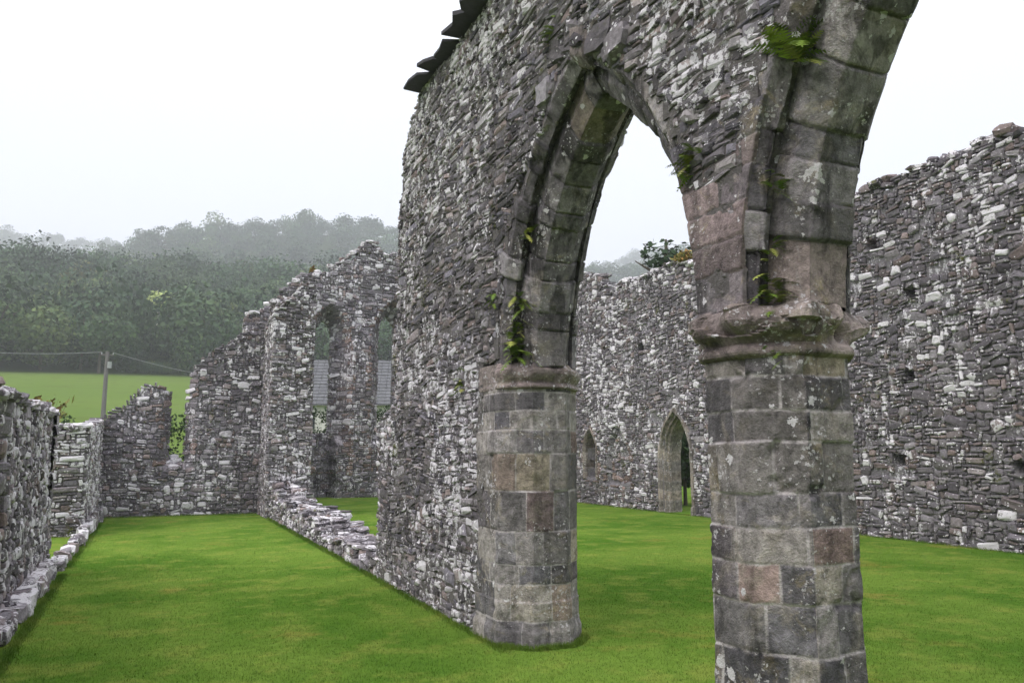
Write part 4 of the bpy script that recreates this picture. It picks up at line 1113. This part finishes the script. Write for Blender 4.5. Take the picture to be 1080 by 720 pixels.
hedge('clipped hedge seen low through the lancet windows', 3.6, 34.5, 17, 34.5, 3.7, .9, 560, M_hedge)

def sprig(name, label, cat, x, y, z, h, seed, mat, n=60, group=None, spread=.5):
    g = np.random.default_rng(seed); t = thing(name, label, cat, group, (x, y, z))
    bs, bl = B(), B()
    for i in range(n):
        a = g.uniform(0, 6.28); l = h * g.uniform(.5, 1.0); d = spread * g.uniform(.1, 1)
        p = [(g.normal(0, .12) * spread, g.normal(0, .12) * spread, 0), (math.cos(a) * d * .4, math.sin(a) * d * .4, l * .6), (math.cos(a) * d, math.sin(a) * d, l)]
        tube(bs, p, [.008, .006, .002], 3)
        k = 16; s = g.uniform(.3, 1, k)[:, None]; c = np.array(p[1]) * (1 - s) + np.array(p[2]) * s + g.normal(0, .05, (k, 3))
        tt = g.normal(0, .045, (k, 3)); uu = g.normal(0, .03, (k, 3))
        V = np.stack([c - tt, c - uu, c + tt, c + uu], 1); r_ = g.random(k)
        bl.add(V.reshape(-1, 3), np.stack([r_, g.random(k), r_ * 0, r_ * 0], 1)[:, None].repeat(4, 1).reshape(-1, 4), np.arange(4 * k).reshape(-1, 4))
    bs.build('stems', [M_bark], t); bl.build('leaves', [mat], t); return t
sprig('wild_shrub', 'straggly russet and yellow shrub behind the near left wall', 'shrub', -3.2, 12.6, 0, 3.2, 600, M_russ, 70, spread=.9)
sprig('weed_clump', 'tall yellow-green weeds behind the low left wall', 'weeds', -2.6, 22.4, 0, 3.0, 601, M_russ, 60, spread=.9)
sprig('wall_plant', 'thin yellow-green spike growing on top of the lancet wall', 'plant', 5.15, 29.9, 8.1, .55, 602, M_russ, 5, spread=.08)
sprig('wall_shrub', 'tuft of yellow weeds on the nave wall head under the evergreen', 'plant', 13.15, 17.6, 6.55, .55, 603, M_russ, 40, spread=.45)

# ------------------------------------------------------------------ ferns
def fern(label, p, n, L, seed, out=(-1, 0, 0), group=None, curl=.9):
    g = np.random.default_rng(seed)
    t = thing('fern', label, 'fern', group, p)
    o = np.array(out, float); o /= np.linalg.norm(o)
    side = np.cross(o, (0, 0, 1)); side /= np.linalg.norm(side)
    b = B()
    for i in range(int(n * 1.15)):
        a = g.uniform(-1.4, 1.4); up = g.uniform(-.35, 1.1); l = L * .95 * g.uniform(.55, 1.15)
        d = o * math.cos(a) * .7 + side * math.sin(a) + np.array([0, 0, up]); d /= np.linalg.norm(d)
        base = side * g.normal(0, .03) + np.array([0, 0, g.normal(0, .04)]) - o * .01
        s = np.linspace(0, 1, 9)[:, None]
        c = base + d * l * s + np.array([0, 0, -1]) * (l * curl * s ** 2 * .55)
        wv = np.cross(d, (0, 0, 1)) if abs(d[2]) < .95 else side; wv = wv / np.linalg.norm(wv)
        hue, br = g.random(), g.random()
        # pinnae in pairs along the rachis
        for k in range(1, 9):
            wl = l * .24 * math.sin(min(1, (k + .6) / 8.6) * math.pi) ** .6 * 1.0 + .006
            tn = (c[k] - c[k - 1]); tn /= np.linalg.norm(tn) + 1e-9
            for sg in (-1, 1):
                q0 = c[k - 1]; q1 = c[k]
                tip = (q0 + q1) / 2 + sg * wv * wl + tn * wl * .35 + np.array([0, 0, -.12 * wl])
                b.add([q0, q1, tip], (hue, br, 0, 0), None, [[0, 1, 2]])
    b.build('fronds', [M_fern], t)
    return t
def armed(a, b_): return (a, b_)
ZF = lambda th, n: ZS + (RO - n) * math.sin(th)
def on_arch(bay, s, z, n, x):
    cy = BAYS[bay] - s * DC; r = RO - n; th = math.asin(min(1, (z - ZS) / r)); return (XA + x, cy + s * r * math.cos(th), z)
FG = 'ferns rooted in the arch joints'
fern('lowest and fullest fern clump just above the impost of the far pier', on_arch(0, 1, 2.50, .10, .12), 30, .19, 700, (-.6, -1, 0), FG)
fern('middle fern clump of the far arch groove', on_arch(0, 1, 2.68, .10, .12), 16, .14, 701, (-.6, -1, 0), FG)
fern('upper fern clump of the far arch groove, above the two over the impost', on_arch(0, 1, 2.93, .10, .12), 20, .15, 702, (-.6, -1, 0), FG)
fern('small fern highest in the groove of the far arch', on_arch(0, 1, 3.50, .10, .12), 10, .13, 703, (-.6, -1, 0), FG)
fern('fern directly above the foreground capital in the arch groove', on_arch(1, 1, 2.44, .10, .12), 22, .13, 704, (-.6, -1, 0), FG)
fern('small fern a little above the fern on the foreground capital', on_arch(1, 1, 2.66, .10, .12), 10, .09, 705, (-.6, -1, 0), FG)
fern('fern halfway up the groove above the foreground pillar', on_arch(1, 1, 2.98, .10, .12), 12, .12, 706, (-.6, -1, 0), FG)
fern('large bright fern at the very top of the near arch', on_arch(1, 1, 3.60, .06, .07), 30, .21, 707, (-.7, -1, .2), FG, .6)
fern('fern on the wall face between the two arches', (XA - .02, 3.62, 3.26), 22, .12, 708, (-1, 0, 0), FG)
fern('small fern in the rubble left of the far pier impost', (XA - .02, 7.35, 2.30), 12, .14, 709, (-1, 0, 0), 'ferns rooted in the rubble')
fern('small fern in the rubble high beside the far arch', (XA - .02, 6.55, 3.0), 9, .12, 710, (-1, 0, 0), 'ferns rooted in the rubble')
fern('tiny fern under the foreground capital', (XC - .30, YP2 - .32, 2.06), 6, .06, 711, (-.7, -.7, 0), 'ferns rooted in the rubble')
fern('tiny fern in the rubble near the slates at the top', (XA - .02, 5.35, 4.95), 10, .12, 712, (-1, 0, 0), 'ferns rooted in the rubble')

# ------------------------------------------------------------------ utility pole, wires, house
M_pole = plain('weathered_timber', (.15, .14, .14), .9, 12, .3, .01)
M_wire = plain('wire', (.25, .26, .28), .6)
M_iron = plain('galvanised_iron', (.35, .36, .38), .5)
x, y = at_px(106, 70); pz = float(terrain(np.array(x), np.array(y))); PT = CAMZ + 70 * (478 - 370) / 848. * .89
pole = thing('utility_pole', 'weathered wooden utility pole in the meadow beyond the aisle wall', 'pole', loc=(x, y, pz))
b = B(); tube(b, [(0, 0, -.5), (0, 0, PT - pz)], [.19, .14], 10); b.add([(0, 0, PT - pz + .02)], None, None, None); b.build('post', [M_pole], pole, smooth=True)
b = B(); tube(b, [(-.45, 0, PT - pz - .25), (.45, 0, PT - pz - .25)], [.06, .06], 6); b.build('crossarm', [M_pole], pole)
for sx in (-.4, .4):
    b = B(); tube(b, [(sx, 0, PT - pz - .25), (sx, 0, PT - pz - .05)], [.05, .035], 6); b.build('insulator', [M_iron], pole)
b = B(); tube(b, [(.2, -.1, PT - pz - 1.3), (.2, -.1, PT - pz - .8)], [.16, .16], 8); b.build('transformer_can', [M_iron], pole)
def wire(p, q, sag, label):
    b = B(); s = np.linspace(0, 1, 24)[:, None]; P = np.array(p) * (1 - s) + np.array(q) * s; P[:, 2] -= (4 * s * (1 - s))[:, 0] * sag
    tube(b, P, np.full(24, .022), 4); tag(b.build('overhead_wire', [M_wire]), label, 'wire')
xl, yl = at_px(-160, 74); xr, yr = at_px(330, 82)
wire((x - .4, y, PT - .05), (xl, yl, PT + .3), .5, 'overhead wire running left from the pole')
wire((x + .4, y, PT - .05), (xr, yr, PT - .9), .8, 'overhead wire running right from the pole towards the ruin')

hx, hy = at_px(395, 62); hz = float(terrain(np.array(hx), np.array(hy)))
house = thing('house', 'low pale house with a broad grey slate roof seen through the lancet windows', 'house', loc=(hx, hy, hz)); house.rotation_euler = (0, 0, -.35)
def box(b, x0, x1, y0, y1, z0, z1, m=0):
    V = [(x, y, z) for z in (z0, z1) for y in (y0, y1) for x in (x0, x1)]
    b.add(V, None, [(0, 2, 3, 1), (4, 5, 7, 6), (0, 1, 5, 4), (2, 6, 7, 3), (0, 4, 6, 2), (1, 3, 7, 5)], None, m)
M_rend = plain('render_white', (.62, .61, .58), .9, 3, .08); M_roof = plain('roof_slate', (.115, .115, .13), .7, 2.2, .6, .03); M_glass = plain('window_glass', (.03, .035, .04), .15, 2, .1)
e, rg = 5.25 - hz, 8.7 - hz
b = B(); box(b, -7, 7, -3.2, 3.2, -.3, e); b.add([(-7, -3.2, e), (-7, 3.2, e), (-7, 0, rg - .12), (7, -3.2, e), (7, 3.2, e), (7, 0, rg - .12)], None, None, [[0, 2, 1], [3, 4, 5]]); b.build('wall', [M_rend], house)
b = B()
for sg in (-1, 1):
    nc = 14
    for c_ in range(nc):      # slate courses, each lapping the one below
        t0, t1 = c_ / nc, (c_ + 1) / nc
        for k_ in range(30):
            xa, xb = -7.3 + 14.6 * k_ / 30 + .01, -7.3 + 14.6 * (k_ + 1) / 30 - .01; dz_ = random.uniform(0, .03)
            y0_, y1_ = sg * 3.6 * (1 - t0), sg * 3.6 * (1 - t1 - .01); za, zb_ = e - .15 + (rg - e + .15) * t0 + .05 + dz_, e - .15 + (rg - e + .15) * (t1 + .01)
            V = [(xa, y0_, za), (xb, y0_, za), (xb, y1_, zb_), (xa, y1_, zb_)]; V2 = [(a, c, d - .14) for a, c, d in V]
            b.add(V + V2, None, [(0, 1, 2, 3), (4, 7, 6, 5), (0, 4, 5, 1), (1, 5, 6, 2), (0, 3, 7, 4), (3, 2, 6, 7)])
rf = b.build('roof', [M_roof], house)
b = B(); box(b, 4.6, 5.5, -.35, .35, rg - .5, rg + .9); b.build('chimney', [M_rend], rf)
for wx in (-4.5, -1.5, 1.5, 4.5):
    b = B(); box(b, wx - .5, wx + .5, -3.26, -3.19, e - 1.9, e - .7); b.build('window', [M_glass], house)

# ------------------------------------------------------------------ haze
b = B(); box(b, -1250, 1250, -1250, 1250, -14, 330)
M_haze = bpy.data.materials.new('haze'); M_haze.use_nodes = True; nt = M_haze.node_tree; nt.nodes.clear()
ho = nt.nodes.new('ShaderNodeOutputMaterial'); pv = nt.nodes.new('ShaderNodeVolumePrincipled'); nt.links.new(pv.outputs[0], ho.inputs['Volume'])
pv.inputs['Color'].default_value = (.90, .925, 1.0, 1); pv.inputs['Density'].default_value = .00105; pv.inputs['Anisotropy'].default_value = .1
M_haze.cycles.homogeneous_volume = True
hz_o = b.build('haze', [M_haze]); tag(hz_o, 'thin mist fading the far wooded hills', kind='stuff')

# ------------------------------------------------------------------ world, sun, camera
w = bpy.data.worlds.new('World'); SC.world = w; w.use_nodes = True; nt = w.node_tree; nt.nodes.clear()
wo = nt.nodes.new('ShaderNodeOutputWorld')
sky = nt.nodes.new('ShaderNodeTexSky'); sky.sky_type = 'NISHITA'; sky.sun_disc = False
SUN_EL, SUN_AZ = math.radians(46), math.radians(-105)      # azimuth from +Y, negative towards -X (from the left)
sky.sun_elevation = SUN_EL; sky.sun_rotation = SUN_AZ; sky.dust_density = 5; sky.air_density = 1.5
b1 = nt.nodes.new('ShaderNodeBackground'); b1.inputs[1].default_value = .05; nt.links.new(sky.outputs[0], b1.inputs[0])
k = NT(nt)
tc = nt.nodes.new('ShaderNodeTexCoord'); sx = nt.nodes.new('ShaderNodeSeparateXYZ'); nt.links.new(tc.outputs['Generated'], sx.inputs[0])
cl = k.noise(tc.outputs['Generated'], 1.6, 4, .5)
colr = k.ramp(sx.outputs[2], [(0, (.73, .735, .80)), (.22, (.76, .765, .82)), (.40, (.86, .86, .90)), (.6, (1.3, 1.3, 1.3)), (1, (2.6, 2.6, 2.6))])
colr = k.mix(k.math('MULTIPLY', cl, .22), colr, (.78, .82, .90))
b2 = nt.nodes.new('ShaderNodeBackground'); b2.inputs[1].default_value = 1.22; nt.links.new(colr, b2.inputs[0])
ad = nt.nodes.new('ShaderNodeAddShader'); nt.links.new(b1.outputs[0], ad.inputs[0]); nt.links.new(b2.outputs[0], ad.inputs[1]); nt.links.new(ad.outputs[0], wo.inputs[0])
sl = bpy.data.lights.new('Sun', 'SUN'); sl.energy = 2.0; sl.angle = math.radians(40); sl.color = (1, .97, .92)
so = bpy.data.objects.new('Sun', sl); COL.objects.link(so)
d = Vector((math.sin(SUN_AZ) * math.cos(SUN_EL), math.cos(SUN_AZ) * math.cos(SUN_EL), math.sin(SUN_EL)))
so.rotation_euler = d.to_track_quat('Z', 'Y').to_euler()
cam = bpy.data.cameras.new('Camera'); cam.sensor_width = 36; cam.lens = 28.0; cam.clip_start = .05; cam.clip_end = 4000
co = bpy.data.objects.new('Camera', cam); COL.objects.link(co); co.location = (0, 0, CAMZ)
co.rotation_euler = (math.pi / 2 + math.atan(118 / 840), 0, -YAW); SC.camera = co
SC.view_settings.view_transform = 'Standard'; SC.view_settings.look = 'None'; SC.view_settings.exposure = 0; SC.view_settings.gamma = 1
SC.cycles.max_bounces = 6; SC.cycles.diffuse_bounces = 3; SC.cycles.volume_bounces = 1; SC.cycles.use_denoising = True
SC.cycles.volume_step_rate = 10; SC.cycles.transparent_max_bounces = 4
